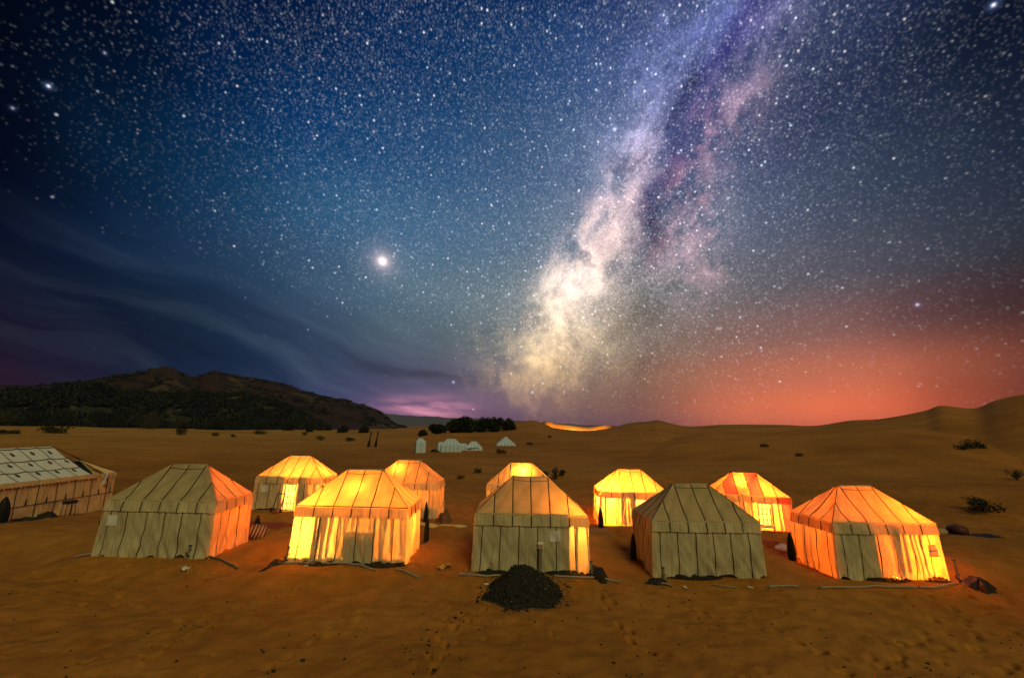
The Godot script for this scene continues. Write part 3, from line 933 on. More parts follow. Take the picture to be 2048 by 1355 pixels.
func patch(t: Tent, a0: float, a1: float, y0: float, y1: float, m: Material) -> void:
	part("window_flap", grid(func(u, v): return wall_p(t, "front", lerpf(a0, a1, u), lerpf(y0, y1, v), 0.018 + 0.006 * sin(u * 9.0)), 10, 8), m, t.root)

func make_camp() -> void:
	var amber := lin(1.0, 0.27, 0.03)
	var gold := lin(1.0, 0.36, 0.055)
	var orange := lin(1.0, 0.17, 0.01)
	# ---- front row, left to right
	var t := build_tent("canvas_tent", "dim cream tent with orange side wall, beside the large cream tent", 0, {"seen": "right", "hips": false})
	blocking_cloth(t, "front", -1.9, 1.88, 0.0, 1.78)
	roof_light_block(t, "front", -1.93, 1.93)
	blocking_cloth(t, "left", -1.0, 1.0, 0.0, 1.78)
	roof_light_block(t, "left", -1.0, 1.0)
	lamp(t, Vector3(0.55, 1.25, -0.35), 0.9, orange)
	patch(t, -1.72, -1.36, 0.95, 1.28, mats.cloth_white)

	t = build_tent("canvas_tent", "brightly glowing yellow tent with light streaks, second in the front row", 1, {"seen": "right", "dark_eave": true, "hem_shade": [[-1.7, -0.2], [0.4, 1.95]], "hips": true})
	lamp(t, Vector3(-0.1, 2.15, 0.2), 0.38, amber)
	lamp(t, Vector3(-1.6, 0.9, 0.2), 2.9, gold)
	lamp(t, Vector3(1.25, 1.1, -0.1), 0.8, amber)
	curtain(t, "front", -1.25, -1.0, 0.1, 1.45, 0.8, 201)
	curtain(t, "front", -1.0, -0.35, 0.05, 1.45, 0.52, 202)
	curtain(t, "front", -0.35, 0.85, 0.9, 1.45, 0.55, 203)
	blocking_cloth(t, "front", -0.42, 0.86, 0.0, 0.98, 0.12)
	curtain(t, "front", 0.8, 1.35, 0.05, 1.45, 0.72, 204)
	curtain(t, "front", 1.35, 1.9, 0.05, 1.45, 0.45, 205)
	blocking_cloth(t, "front", -1.9, 1.9, -0.05, 0.22, 0.1)

	t = build_tent("canvas_tent", "mostly dark tent behind the dark gravel heap, right end glowing", 2, {"seen": "left", "hem_shade": [[-1.9, -0.6], [0.5, 1.95]]})
	blocking_cloth(t, "front", -1.9, 1.3, 0.0, 1.78)
	blocking_cloth(t, "left", -0.9, 0.75, 0.0, 1.78)
	curtain(t, "front", 1.28, 1.9, 0.15, 1.5, 0.4, 301)
	lamp(t, Vector3(1.7, 1.3, 0.3), 0.9, gold)
	patch(t, 0.62, 0.98, 0.95, 1.3, mats.cloth_white)

	t = build_tent("canvas_tent", "unlit greenish cream tent in the front row between two glowing tents", 3, {"seen": "left", "hem_shade": [[-1.5, 0.4]]})
	blocking_cloth(t, "front", -1.9, 1.9, 0.0, 1.78)

	t = build_tent("canvas_tent", "pink and orange glowing tent at the right end of the front row", 4, {"seen": "left", "dark_eave": false, "hem_shade": [[-1.0, 0.6], [0.9, 1.95]], "roof_mats": {0: mats.cloth_roof}})
	blocking_cloth(t, "front", -1.9, -0.45, 0.0, 1.78)
	lamp(t, Vector3(-1.0, 1.35, -0.2), 0.11, lin(1.0, 0.36, 0.14))
	curtain(t, "front", -0.5, 0.2, 0.05, 1.45, 0.35, 501)
	curtain(t, "front", 0.2, 0.62, 0.1, 1.6, 0.8, 504)
	curtain(t, "front", 0.62, 1.3, 0.05, 1.45, 0.4, 502)
	lamp(t, Vector3(1.5, 1.75, 0.1), 0.6, amber)
	lamp(t, Vector3(1.45, 0.6, 0.1), 3.0, orange)
	var win := part("window", grid(func(u, v): return wall_p(t, "front", lerpf(1.42, 1.78, u), lerpf(0.72, 1.08, v), 0.012), 8, 8), mats.sheer, t.root)
	for k in 3:
		part("window_bar", grid(func(u, v): return wall_p(t, "front", lerpf(1.4, 1.8, u), 0.72 + 0.18 * k + v * 0.022, 0.022), 6, 1), mats.wood, win)
	# ---- back row, left to right
	t = build_tent("canvas_tent", "lit tent with yellow lattice door behind the hand truck, left in back row", 5, {"seen": "right", "door": [-0.12, 0.5], "wall_at": [-1.66, -1.04, -0.41, 1.0, 1.55]})
	blocking_cloth(t, "front", -1.9, -0.2, 0.0, 1.78)
	blocking_cloth(t, "front", 0.56, 1.1, 0.0, 1.78)
	curtain(t, "front", 1.1, 1.9, 0.05, 1.5, 0.4, 601)
	lamp(t, Vector3(1.45, 1.85, 0.1), 0.5, amber)
	lamp(t, Vector3(0.15, 0.9, -0.1), 3.2, gold)
	door_in(t, -0.12, 0.5)
	patch(t, -1.5, -1.12, 0.95, 1.3, mats.cloth_white)

	t = build_tent("canvas_tent", "orange roofed tent with plain salmon walls, half hidden behind the yellow tent", 6, {"seen": "right", "hips": false})
	lamp(t, Vector3(-0.6, 2.3, 0.1), 0.7, amber)
	lamp(t, Vector3(0.4, 1.1, -0.1), 0.5, amber)
	blocking_cloth(t, "front", -1.9, 1.9, 0.0, 0.5)

	t = build_tent("canvas_tent", "bright yellow tent roof rising behind the dark tent with the gravel heap", 7, {"seen": "left"})
	lamp(t, Vector3(0.1, 2.3, 0.1), 1.7, gold)

	t = build_tent("canvas_tent", "orange tent with a blazing left corner and a lattice door", 8, {"seen": "left", "door": [0.02, 0.64], "wall_at": [-1.66, -1.04, 1.1, 1.55]})
	curtain(t, "front", -1.9, -1.6, 0.0, 1.5, 0.6, 801)
	curtain(t, "front", -1.0, -0.7, 0.0, 1.5, 0.6, 802)
	curtain(t, "front", -0.7, -0.04, 0.0, 1.7, 0.86, 805)
	curtain(t, "front", 0.68, 1.9, 0.0, 1.5, 0.7, 803)
	curtain(t, "left", -0.9, 0.9, 0.0, 1.5, 0.45, 804)
	lamp(t, Vector3(-1.4, 1.4, 0.2), 6.5, amber)
	lamp(t, Vector3(0.4, 1.0, -0.1), 5.0, amber)
	door_in(t, 0.02, 0.64)

	t = build_tent("canvas_tent", "tent with red and orange striped roof, right end of the back row", 9, {"seen": "left", "door": [0.3, 0.9], "wall_at": [-1.66, -1.04, -0.41, 1.48], "roof_mats": {1: mats.cloth_red, 3: mats.cloth_red}, "wall_mats": {6: mats.cloth_red}, "valance_mats": {5: mats.cloth_red}})
	curtain(t, "front", -1.9, 0.24, 0.0, 1.5, 0.5, 901)
	curtain(t, "front", 0.95, 1.45, 0.0, 1.5, 0.3, 902)
	lamp(t, Vector3(-0.3, 2.3, 0.15), 0.8, amber)
	lamp(t, Vector3(0.8, 1.0, -0.1), 5.0, amber)
	door_in(t, 0.3, 0.9)

# ---------------------------------------------------------------- the large tent at the left edge
func big_tent() -> void:
	var root := thing("large_tent", "large old cream tent at the left edge with a torn dark gap in its roof", "tent", Vector3(-22.4, 0.06, -19.2), PI / 2)
	# local x runs along the camp side towards the far end (5.3), local z faces the camp
	var x0 := -8.0
	var x1 := 5.35
	var xr := 3.95
	var eh := 1.84
	var rh := 3.24
	var depth := 5.0
	var wave3 := func(x: float, y: float, z: float) -> float: return wave.get_noise_3d(x * 70.0, y * 70.0, z)
	var wall := func(x: float, y: float, off: float) -> Vector3:
		var fold: float = 0.03 * wave3.call(x, y * 0.7, 4.0) + 0.012 * wave.get_noise_3d(x * 300.0, y * 20.0, 6.0)
		return Vector3(x, y, 0.1 * (1.0 - y / eh) + fold * clampf((eh - y) * 4.0, 0.0, 1.0) + off)
	var hem := func(x: float) -> float: return ground_y(-22.3, -19.2 - x) - 0.06 - 0.03 + 0.08 * maxf(0.0, wave.get_noise_2d(x * 30.0, 3.0))
	var roof := func(x: float, s: float, off: float) -> Vector3:
		var sag := -0.11 * sin(PI * clampf(s, 0.0, 1.0)) + 0.05 * wave.get_noise_3d(x * 40.0, s * 90.0, 2.0) * clampf(s * 6.0, 0.0, 1.0) * clampf((1.0 - s) * 6.0, 0.0, 1.0)
		return Vector3(x, eh + (rh - eh) * s + sag * 0.6 + off, -depth / 2 * s + off * 0.4)
	var x := x0
	var k := 0
	while x < x1 - 0.05:
		var b := minf(x + 0.86, x1)
		part("wall_panel", grid(func(u, v): return wall.call(lerpf(x, b, u), lerpf(hem.call(lerpf(x, b, u)), eh, v), 0.0), 12, 12, Vector2(0.86, 1.8)), mats.cloth_wool_lamplit, root)
		if x > x0 + 0.1:
			part("seam", grid(func(u, v): return wall.call(x + (u - 0.5) * 0.035, lerpf(hem.call(x) + 0.02, eh - 0.1, v), 0.008), 1, 12), mats.tape, root)
		# the black arrow motif of each panel
		if x > 0.0 - 2.0:
			var cx := (x + b) / 2 + 0.02
			var mark := func(u: float, v: float) -> Vector3:
				var half := 0.045 * (1.0 - v) if v > 0.62 else 0.022 + 0.014 * (1.0 - v)
				return wall.call(cx + (u - 0.5) * 2.0 * half, 0.78 + 0.36 * v, 0.01)
			part("wall_motif", grid(mark, 2, 10), mats.tape, root)
		x = b
		k += 1
	part("wall_stripe", grid(func(u, v): return wall.call(lerpf(x0, x1, u), 0.74 + 0.035 * v, 0.011), 80, 1), mats.tape, root)
	# roof strips up to the open gable end, patched in two tones
	x = x0
	k = 0
	while x < xr - 0.05:
		var b := minf(x + 0.86, xr)
		for h in 2:
			var s0 := 0.5 * h
			part("roof_panel", grid(func(u, v): return roof.call(lerpf(x, b, u), lerpf(s0, s0 + 0.5, v), 0.0), 10, 7, Vector2(0.86, 1.4)), mats.cloth_pale, root)
		if x > x0 + 0.1:
			part("seam", grid(func(u, v): return roof.call(x + (u - 0.5) * 0.035, v, 0.01), 1, 12), mats.tape, root)
		for h in 3:   # dark stitched tufts in rows
			if x < -3.5: continue
			var cx := (x + b) / 2 + (0.14 if h % 2 else -0.1)
			var s := 0.2 + 0.3 * h
			var tuft := func(u: float, v: float) -> Vector3:
				var half := 0.075 * sin(PI * clampf(v, 0.04, 0.96))
				return roof.call(cx + (u - 0.5) * 2.0 * half, s - 0.05 + 0.12 * v, 0.014)
			part("roof_tuft", grid(tuft, 2, 6), mats.tape, root)
		x = b
		k += 1
	for s in [0.3, 0.62, 0.97]:
		part("cross_seam", grid(func(u, v): return roof.call(lerpf(x0, xr, u), s + (v - 0.5) * 0.022 - 0.02 * absf(sin(u * 44.0)), 0.011), 120, 1), mats.tape, root)
	# far slope and back wall, unseen but closing the tent
	part("roof_panel", grid(func(u, v): return Vector3(lerpf(x0, xr, u), lerpf(eh, rh, v), -depth + depth / 2 * v), 6, 4), mats.cloth_pale, root)
	part("wall_panel", grid(func(u, v): return Vector3(lerpf(x0, x1, u), lerpf(-0.2, eh, v), -depth), 6, 4), mats.cloth_wool_lamplit, root)
	part("wall_panel", grid(func(u, v): return Vector3(x1, lerpf(-0.2, eh, v), lerpf(0.0, -depth, u)), 8, 4), mats.cloth_wool_lamplit, root)
	part("wall_panel", grid(func(u, v): return Vector3(x0, lerpf(-0.2, lerpf(eh, rh, 1.0 - absf(u - 0.5) * 2.0), v), lerpf(0.0, -depth, u)), 8, 4), mats.cloth_wool_lamplit, root)
	# ragged scalloped valance with its tassels
	var val := func(u: float, v: float) -> Vector3:
		var xx := lerpf(x0, xr + 0.35, u)
		return wall.call(xx, eh + 0.03 - v * (0.2 + 0.035 * absf(sin(xx * 12.0)) + 0.03 * wave.get_noise_2d(xx * 60.0, 1.0)), 0.04 + 0.02 * v)
	part("valance", grid(val, 160, 3, Vector2(10, 0.2)), mats.cloth_wool_lamplit, root)
	rng.seed = 31
	for j in 34:
		var tx := lerpf(-1.2, xr + 0.2, j / 33.0)
		var len := rng.randf_range(0.05, 0.12)
		part("tassel", grid(func(u, v): return wall.call(tx + (u - 0.5) * 0.035, eh - 0.17 - len * v, 0.07), 1, 2), mats.tape, root)
	# the slack end: a frame, a black panel for the shade inside the tear, and a loose canvas flap
	var apex := Vector3(5.13, 2.5, -2.0)
	var a := Vector3(xr, rh, -depth / 2)
	var b2 := Vector3(xr + 0.4, eh + 0.02, 0.04)
	var c2 := Vector3(x1, eh, 0.02)
	var tri := func(p: Vector3, q: Vector3, r: Vector3, dip: float) -> Callable:
		return func(u: float, v: float) -> Vector3:
			var base := q.lerp(r, u)
			var w := p.lerp(base, v)
			return w + Vector3(0, -dip * sin(PI * v) - 0.02 * wave.get_noise_2d(u * 200.0, v * 200.0), 0)
	part("tear_shade_panel", grid(tri.call(a + Vector3(0, -0.16, -0.05), b2 + Vector3(-0.1, -0.12, -0.12), apex + Vector3(0, -0.1, 0), 0.22), 12, 12), mats.black, root)
	part("roof_flap", grid(tri.call(apex, b2.lerp(apex, 0.1) + Vector3(0.5, -0.18, 0.12), c2, 0.05), 12, 12, Vector2(1.2, 1.6)), mats.cloth_wool_lamplit, root)
	part("roof_flap", grid(tri.call(apex, c2, Vector3(x1, eh, -depth), 0.05), 8, 8, Vector2(1.2, 1.6)), mats.cloth_wool_lamplit, root)
	part("end_valance", grid(func(u, v): return wall.call(lerpf(xr + 0.5, x1, u), eh + 0.01 - 0.3 * v, 0.02), 12, 3, Vector2(1, 0.3)), mats.cloth_wool_lamplit, root)
	part("frame_bar", tube(PackedVector3Array([a, apex]), [0.025]), mats.wood, root)
	part("frame_bar", tube(PackedVector3Array([apex, c2]), [0.025]), mats.wood, root)
	var rag := func(u: float, v: float) -> Vector3:
		return b2 + Vector3(0.28 + (u - 0.5) * (0.3 - 0.16 * v), 0.03 - 0.62 * v, 0.08 + 0.05 * sin(u * 9.0 + v * 5.0))
	part("hanging_rag", grid(rag, 8, 8, Vector2(0.3, 0.6)), mats.cloth_white, root)

# ---------------------------------------------------------------- plants
func leaves(n: int, size: Vector3, leaf: float, c: Color, s: int, hollow := 0.45) -> ArrayMesh:
	rng.seed = s
	var st := SurfaceTool.new()
	st.begin(Mesh.PRIMITIVE_TRIANGLES)
	var lumps := []
	for k in 9:
		var a := rng.randf() * TAU
		lumps.append(Vector3(cos(a) * rng.randf_range(0.1, 0.62), rng.randf_range(0.16, 0.7), sin(a) * rng.randf_range(0.1, 0.62)))
	for k in n:
		var l: Vector3 = lumps[k % 9]
		var d := Vector3(rng.randfn(), rng.randfn(), rng.randfn()).normalized() * lerpf(hollow, 1.0, rng.randf()) * 0.36
		var p := (l + d)
		p.y = maxf(p.y, 0.02)
		p *= size
		var t := Vector3(rng.randfn(), rng.randfn() + 0.5, rng.randfn()).normalized() * leaf * rng.randf_range(0.6, 1.4)
		var w := t.cross(Vector3(rng.randfn(), rng.randfn(), rng.randfn())).normalized() * leaf * 0.3
		var tone := rng.randf_range(0.6, 1.5)
		st.set_color(Color(c.r * tone, c.g * tone, c.b * tone))
		for q in [p - t * 0.5, p + w, p + t * 0.5, p - t * 0.5, p + t * 0.5, p - w]:
			st.add_vertex(q)
	st.generate_normals()
	return st.commit()

func stems(size: Vector3, n: int, s: int, thick := 0.03) -> ArrayMesh:
	rng.seed = s
	var st := SurfaceTool.new()
	st.begin(Mesh.PRIMITIVE_TRIANGLES)
	for k in n:
		var a := rng.randf() * TAU
		var tip := Vector3(cos(a) * size.x * rng.randf_range(0.1, 0.6), size.y * rng.randf_range(0.5, 0.95), sin(a) * size.z * rng.randf_range(0.1, 0.6))
		var mid := tip * Vector3(0.25, 0.5, 0.25)
		st.append_from(tube(PackedVector3Array([Vector3(0, -0.2, 0), mid, tip]), [thick * size.y, thick * size.y * 0.7, thick * size.y * 0.25], 5), 0, Transform3D())
	return st.commit()

func plant(called: String, label: String, category: String, at: Vector2, size: Vector3, n: int, leaf: float, c: Color, s: int, group := "", wood := "stem", sink := 0.0) -> Node3D:
	var o := thing(called, label, category, Vector3(at.x, ground_y(at.x, at.y) - sink, at.y), s * 1.3, group)
	part("foliage", leaves(n, size, leaf, c, s), mats.leaf, o)
	part(wood, stems(size, 5, s + 1), mats.bark, o)
	return o

func make_plants() -> void:
	var dark := Color(0.022, 0.028, 0.012)
	var olive := Color(0.06, 0.055, 0.02)
	# the clump of trees before the glow of the town
	var spots := [[-21.5, -124.0, 5.6, 3.2, "low dark tree at the left end of the clump by the pink horizon glow"], [-17.2, -126.0, 6.4, 4.6, "round dark tree, second from left in the clump by the pink glow"], [-12.6, -129.0, 7.0, 5.2, "tall broad dark tree in the middle of the clump by the pink glow"],
		[-9.0, -134.0, 6.4, 5.0, "dark tree right of the tallest in the clump by the pink glow"], [-5.2, -137.0, 6.4, 4.8, "dark bushy tree near the right of the clump by the pink glow"], [-0.4, -139.0, 5.6, 4.2, "dark tree at the right end of the clump, beside the first dune"], [-15.0, -132.0, 5.0, 3.6, "small dark tree behind the left of the clump by the pink glow"], [-25.5, -122.0, 3.4, 2.0, "lowest dark bush left of the tree clump, above the two furled parasols"]]
	for i in spots.size():
		var s: Array = spots[i]
		plant("bushy_tree", s[4], "tree", Vector2(s[0], s[1]), Vector3(s[2] * 0.7, s[3] * 0.95, s[2] * 0.62), 2600, 0.62, dark, 60 + i, "trees beyond the camp", "trunk")
	# trees and tall bushes at the foot of the left hill
	var foot := [[-50.6, 302.0, 9.0, "grey green bush at the far left foot of the hill"], [-48.6, 296.0, 8.0, "black bush in front of the pale hollow at the far left"], [-46.8, 304.0, 10.0, "tall dark tree above the low shrub at the left"], [-44.6, 300.0, 8.5, "dark round bush right of the pale hillside hollow"], [-42.4, 305.0, 10.5, "large dark tree below the left summit of the hill"], [-40.6, 295.0, 11.0, "tallest olive tree at the foot of the hill, below the summit"],
		[-38.0, 300.0, 7.0, "yellowish bush right of the tallest olive tree"], [-35.6, 303.0, 9.0, "dark tree below the saddle between both summits"], [-33.2, 298.0, 7.5, "dark wide bush below the right summit"], [-30.5, 300.0, 8.5, "dark tree right of the right summit at the hill foot"], [-28.0, 296.0, 7.0, "dark bush near the right end of the hill foot vegetation"], [-25.4, 290.0, 6.0, "last dark bush at the right end of the hill foot vegetation"], [-21.6, 240.0, 4.6, "lone dark bush on the pale terrace left of the furled parasols"], [-19.2, 230.0, 5.0, "lone dark bush just above the furled parasols"]]
	for i in foot.size():
		var f: Array = foot[i]
		var a := deg_to_rad(f[0])
		plant("tall_bush", f[3], "tree", Vector2(sin(a), -cos(a)) * f[1], Vector3(f[2] * 0.85, f[2] * 1.0, f[2] * 0.8), 1300, 0.62, olive if i in [0, 5, 6] else dark, 90 + i, "bushes at the foot of the hill", "trunk", 0.5)
	# scrub all over the lower hill
	var mm := MultiMesh.new()
	mm.transform_format = MultiMesh.TRANSFORM_3D
	mm.use_colors = true
	mm.mesh = leaves(70, Vector3(1.4, 1.0, 1.4), 0.42, Color(1, 1, 1), 7)
	var at := []
	rng.seed = 8
	for k in 5200:
		var az := rng.randf_range(-62.0, -23.5)
		var r := rng.randf_range(306.0, 420.0)
		var a := deg_to_rad(az)
		var x := sin(a) * r
		var z := -cos(a) * r
		var h := ridge_h(scrub, az, r, -1.0)
		if h < -0.6 and r > 330.0: continue
		if noise.get_noise_2d(x * 0.25, z * 0.25) < -0.22: continue
		var s := rng.randf_range(1.6, 4.6)
		at.append([Transform3D(Basis(Vector3.UP, rng.randf() * TAU).scaled(Vector3(s, s * rng.randf_range(0.7, 1.2), s)), Vector3(x, maxf(h, ground_y(x, z)) - 0.4, z)), rng.randf_range(0.5, 1.5)])
	for k in 2600:
		var az := rng.randf_range(-62.0, -14.0)
		var r := rng.randf_range(380.0, 556.0)
		var a := deg_to_rad(az)
		var x := sin(a) * r
		var z := -cos(a) * r
		var h := ridge_h(hill, az, r, -1.0)
		if h < 1.0 or noise.get_noise_2d(x * 0.2 + 50.0, z * 0.2) < 0.05: continue
		var s := rng.randf_range(1.2, 3.4)
		at.append([Transform3D(Basis(Vector3.UP, rng.randf() * TAU).scaled(Vector3(s, s, s)), Vector3(x, h - absf(noise.get_noise_2d(x * 0.2, z * 0.2)) * 7.0 * smoothstep(545.0, 430.0, r) - 0.6, z)), rng.randf_range(0.6, 1.3)])
	mm.instance_count = at.size()
	for i in at.size():
		mm.set_instance_transform(i, at[i][0])
		var q: float = at[i][1]
		mm.set_instance_color(i, Color(0.024 * q, 0.03 * q, 0.013 * q))
	var scrub_o := MultiMeshInstance3D.new()
	scrub_o.name = "hillside_scrub"
	scrub_o.multimesh = mm
	scrub_o.material_override = mats.leaf
	add_child(scrub_o)
	tag(scrub_o, "dark low scrub covering the lower slopes of the left hill", "scrub")
	scrub_o.set_meta("kind", "stuff")
	# desert shrubs on the plain: x, z, width, height
	var low := [[-127.3, -118.0, 8.2, 2.0, "wide dark shrub on the plain above the large cream tent"], [-129.0, -108.0, 6.0, 1.0, "flat dark shrub at the left edge of the plain"], [-92.6, -132.7, 3.0, 1.5, "small dark shrub, middle one of the row left of centre on the plain"], [-105.0, -134.5, 4.4, 2.1, "rounded shrub on the plain below the tallest olive tree"], [-124.0, -160.0, 3.4, 1.6, "faint shrub close under the hill foot trees"], [-97.7, -165.0, 5.2, 1.6, "straggling shrub patch near the hill foot trees"], [-46.2, -103.0, 2.6, 1.1, "lone round shrub left of the furled parasols on open sand"], [-38.6, -102.2, 3.0, 1.0, "spread shrub directly left of the furled parasols"], [-79.2, -163.0, 3.0, 1.4, "tiny dark shrub below the right shoulder of the hill"], [-84.0, -128.0, 2.2, 1.0, "smallest dark shrub right of the row on the plain"],
		[10.5, -109.6, 1.5, 0.6, "tiny dark shrub below the lit dune"], [4.6, -96.0, 2.0, 0.6, "flat shrub right of the white pyramid tent"], [-1.4, -75.7, 2.4, 0.7, "dark low shrub just in front of the white pyramid tent"], [3.5, -41.4, 1.3, 0.55, "low shrub behind the bright yellow tent"], [-3.4, -47.0, 1.4, 0.5, "low grey shrub on the sand left behind the bright yellow tent"], [-4.6, -41.2, 1.0, 0.4, "small tuft on the sand behind the salmon walled tent"], [44.6, -65.0, 1.5, 0.5, "small tuft on the right dune slope above the striped tent"], [45.2, -74.7, 1.8, 0.5, "flat shrub on the dune right of centre"], [28.9, -26.2, 2.4, 0.75, "low dark shrub right of the front row on open sand"], [53.4, -44.9, 1.6, 1.0, "small upright shrub at the right edge of the picture"]]
	for i in low.size():
		var s: Array = low[i]
		plant("desert_shrub", s[4], "shrub", Vector2(s[0], s[1]), Vector3(s[2] * 0.55, s[3] * 1.1, s[2] * 0.55), 520, s[2] * 0.07, dark.lerp(olive, 0.7), 130 + i, "shrubs dotted over the sand")
	var row := ["left shrub", "second shrub", "middle shrub", "fourth shrub", "right shrub"]
	for i in 5:
		plant("dune_shrub", "%s of the dark row below the large right dune" % row[i], "shrub", Vector2(66.4 + i * 1.45, -61.8 - i * 0.6), Vector3(1.1, [0.7, 1.5, 1.2, 1.7, 0.9][i], 1.0), 300, 0.16, dark, 170 + i, "dark row of shrubs under the right dune")
	# dry reeds behind the centre tents
	for i in 3:
		var p: Vector2 = [Vector2(4.4, -40.2), Vector2(3.2, -40.8), Vector2(5.2, -42.0)][i]
		var o := thing("dry_reeds", ["tall dry reed clump right behind the bright yellow tent", "short dry reed clump left of the tall one", "thin dry reeds right of the tall clump"][i], "reeds", Vector3(p.x, ground_y(p.x, p.y), p.y), 0.0, "dry reeds behind the tents")
		part("reed_stems", stems(Vector3(0.5, [1.5, 0.9, 0.8][i], 0.4), 16, 210 + i, 0.012), mats.bark, o)
		part("reed_leaves", leaves(160, Vector3(0.5, [1.3, 0.8, 0.7][i], 0.4), 0.2, olive, 220 + i), mats.leaf, o)

# ---------------------------------------------------------------- things lying and standing about
func on_sand(x: float, z: float, up := 0.0) -> Vector3:
	return Vector3(x, ground_y(x, z) + up, z)

func bollard(label: String, x: float, z: float, h := 1.0, r := 0.11) -> void:
	var o := thing("pointed_bollard", label, "bollard", on_sand(x, z, -0.02), 0.0, "dark pointed bollards beside the tents")
	part("bollard_body", lathe([Vector2(r * 0.86, 0.0), Vector2(r * 0.95, h * 0.1), Vector2(r, h * 0.3), Vector2(r * 0.93, h * 0.5), Vector2(r * 0.72, h * 0.7), Vector2(r * 0.45, h * 0.86), Vector2(r * 0.18, h * 0.97), Vector2(0.002, h)]), mats.black, o)
	part("bollard_foot", lathe([Vector2(0.002, 0.05), Vector2(r * 1.12, 0.05), Vector2(r * 1.16, 0.025), Vector2(r * 1.16, 0.0)]), mats.iron, o)

func draped(called: String, label: String, category: String, x: float, z: float, sx: float, sz: float, turn: float, m: Material, group := "", thick := 0.03) -> void:
	var o := thing(called, label, category, on_sand(x, z), turn, group)
	var f := func(u: float, v: float) -> Vector3:
		var i := clampf((u * 26.0 - 1.0) / 24.0, 0.0, 1.0)
		var j := clampf((v * 16.0 - 1.0) / 14.0, 0.0, 1.0)
		var rim := u < 0.01 or u > 0.99 or v < 0.01 or v > 0.99
		var p := Vector3((i - 0.5) * sx, 0, (j - 0.5) * sz)
		p.x += 0.05 * wave.get_noise_2d(j * 300.0, x * 90.0)
		p.z += 0.05 * wave.get_noise_2d(i * 300.0, z * 90.0)
		var w := o.transform * p
		p.y = ground_y(w.x, w.z) - o.position.y + (-0.03 if rim else thick + 0.02 * wave.get_noise_2d(p.x * 160.0, p.z * 160.0))
		return p
	part("weave", grid(f, 26, 16, Vector2(sx, sz)), m, o)
	var edge := func(u: float, v: float) -> Vector3:
		return f.call(0.04 + 0.92 * u, 0.94 + 0.03 * v) + Vector3(0, 0.006, 0)
	part("border", grid(edge, 20, 1), mats.tape, o)

func pipe(label: String, pts: Array, r := 0.03, m: Material = null) -> void:
	var o := Node3D.new()
	var c := Curve3D.new()
	for i in pts.size():
		var a: Vector2 = pts[maxi(i - 1, 0)]
		var b: Vector2 = pts[mini(i + 1, pts.size() - 1)]
		var t := (b - a) * 0.17
		c.add_point(Vector3(pts[i].x, 0, pts[i].y), -Vector3(t.x, 0, t.y), Vector3(t.x, 0, t.y))
	var p := PackedVector3Array()
	var n := 24
	for i in n + 1:
		var q := c.sample_baked(c.get_baked_length() * i / n)
		p.append(Vector3(q.x, ground_y(q.x, q.z) + r * 1.1 + 0.04 * absf(wave.get_noise_2d(q.x * 50.0, q.z * 50.0)), q.z))
	var mid := p[12]
	for i in p.size(): p[i] -= mid
	o.free()
	var e := part("ground_pole", tube(p, [r], 8), m if m else mats.pipe, self)
	e.position = mid
	tag(e, label, "pole", "poles lying before the front tents")

func peg(label: String, x: float, z: float, h: float, lean: float) -> void:
	var o := thing("tent_peg", label, "peg", on_sand(x, z), 0.0, "pegs before the front tents")
	o.rotation.z = lean
	part("peg_shaft", box(Vector3(0.07, h + 0.2, 0.06), Vector3(0, h / 2 - 0.1, 0), 0.012), mats.grey_wood, o)
	part("peg_top", box(Vector3(0.09, 0.05, 0.08), Vector3(0, h, 0), 0.015), mats.iron, o)
	var ring := PackedVector3Array()
	for k in 13:
		ring.append(Vector3(cos(k * 0.55) * 0.07, 0.08 + 0.018 * k, sin(k * 0.55) * 0.065))
	part("rope_coil", tube(ring, [0.018], 6), mats.plastic, o)

func heap_mesh(r: float, h: float, lumps: float, s: int) -> ArrayMesh:
	var f := func(u: float, v: float) -> Vector3:
		var a := u * TAU
		var k := v
		var p := Vector3(cos(a) * r * k, 0, sin(a) * r * k)
		var n := noise.get_noise_3d(p.x * 12.0 / r + s * 9.0, p.z * 12.0 / r, s) * lumps
		p *= 1.0 + n * 0.35 * k
		p.y = h * (1.0 - pow(k, 1.55)) + n * h * 0.35 * (1.0 - k) * k * 4.0 - 0.06 * k
		return p
	return grid(func(u, v): return f.call(1.0 - u, v), 40, 16)

func tarp(label: String, x: float, z: float, r: float, h: float, s: int, m: Material = null) -> void:
	var e := part("tarpaulin_bundle", heap_mesh(r, h, 1.6, s), m if m else mats.plastic, self)
	e.position = on_sand(x, z, -0.02)
	e.rotation.y = s
	e.scale = Vector3(1.5, 1.0, 0.8)
	tag(e, label, "tarpaulin", "black bundles beside the tents")

func scrap(label: String, x: float, z: float, size: float, s: int, m: Material = null) -> void:
	var f := func(u: float, v: float) -> Vector3:
		return Vector3((u - 0.5) * size, size * 0.12 + size * 0.22 * wave.get_noise_3d(u * 130.0, v * 130.0, s * 40.0), (v - 0.5) * size * 0.6)
	var e := part("litter_scrap", grid(f, 8, 6), m if m else mats.white, self)
	e.position = on_sand(x, z, 0.01)
	e.rotation.y = s * 1.7
	tag(e, label, "litter", "pale scraps on the sand")

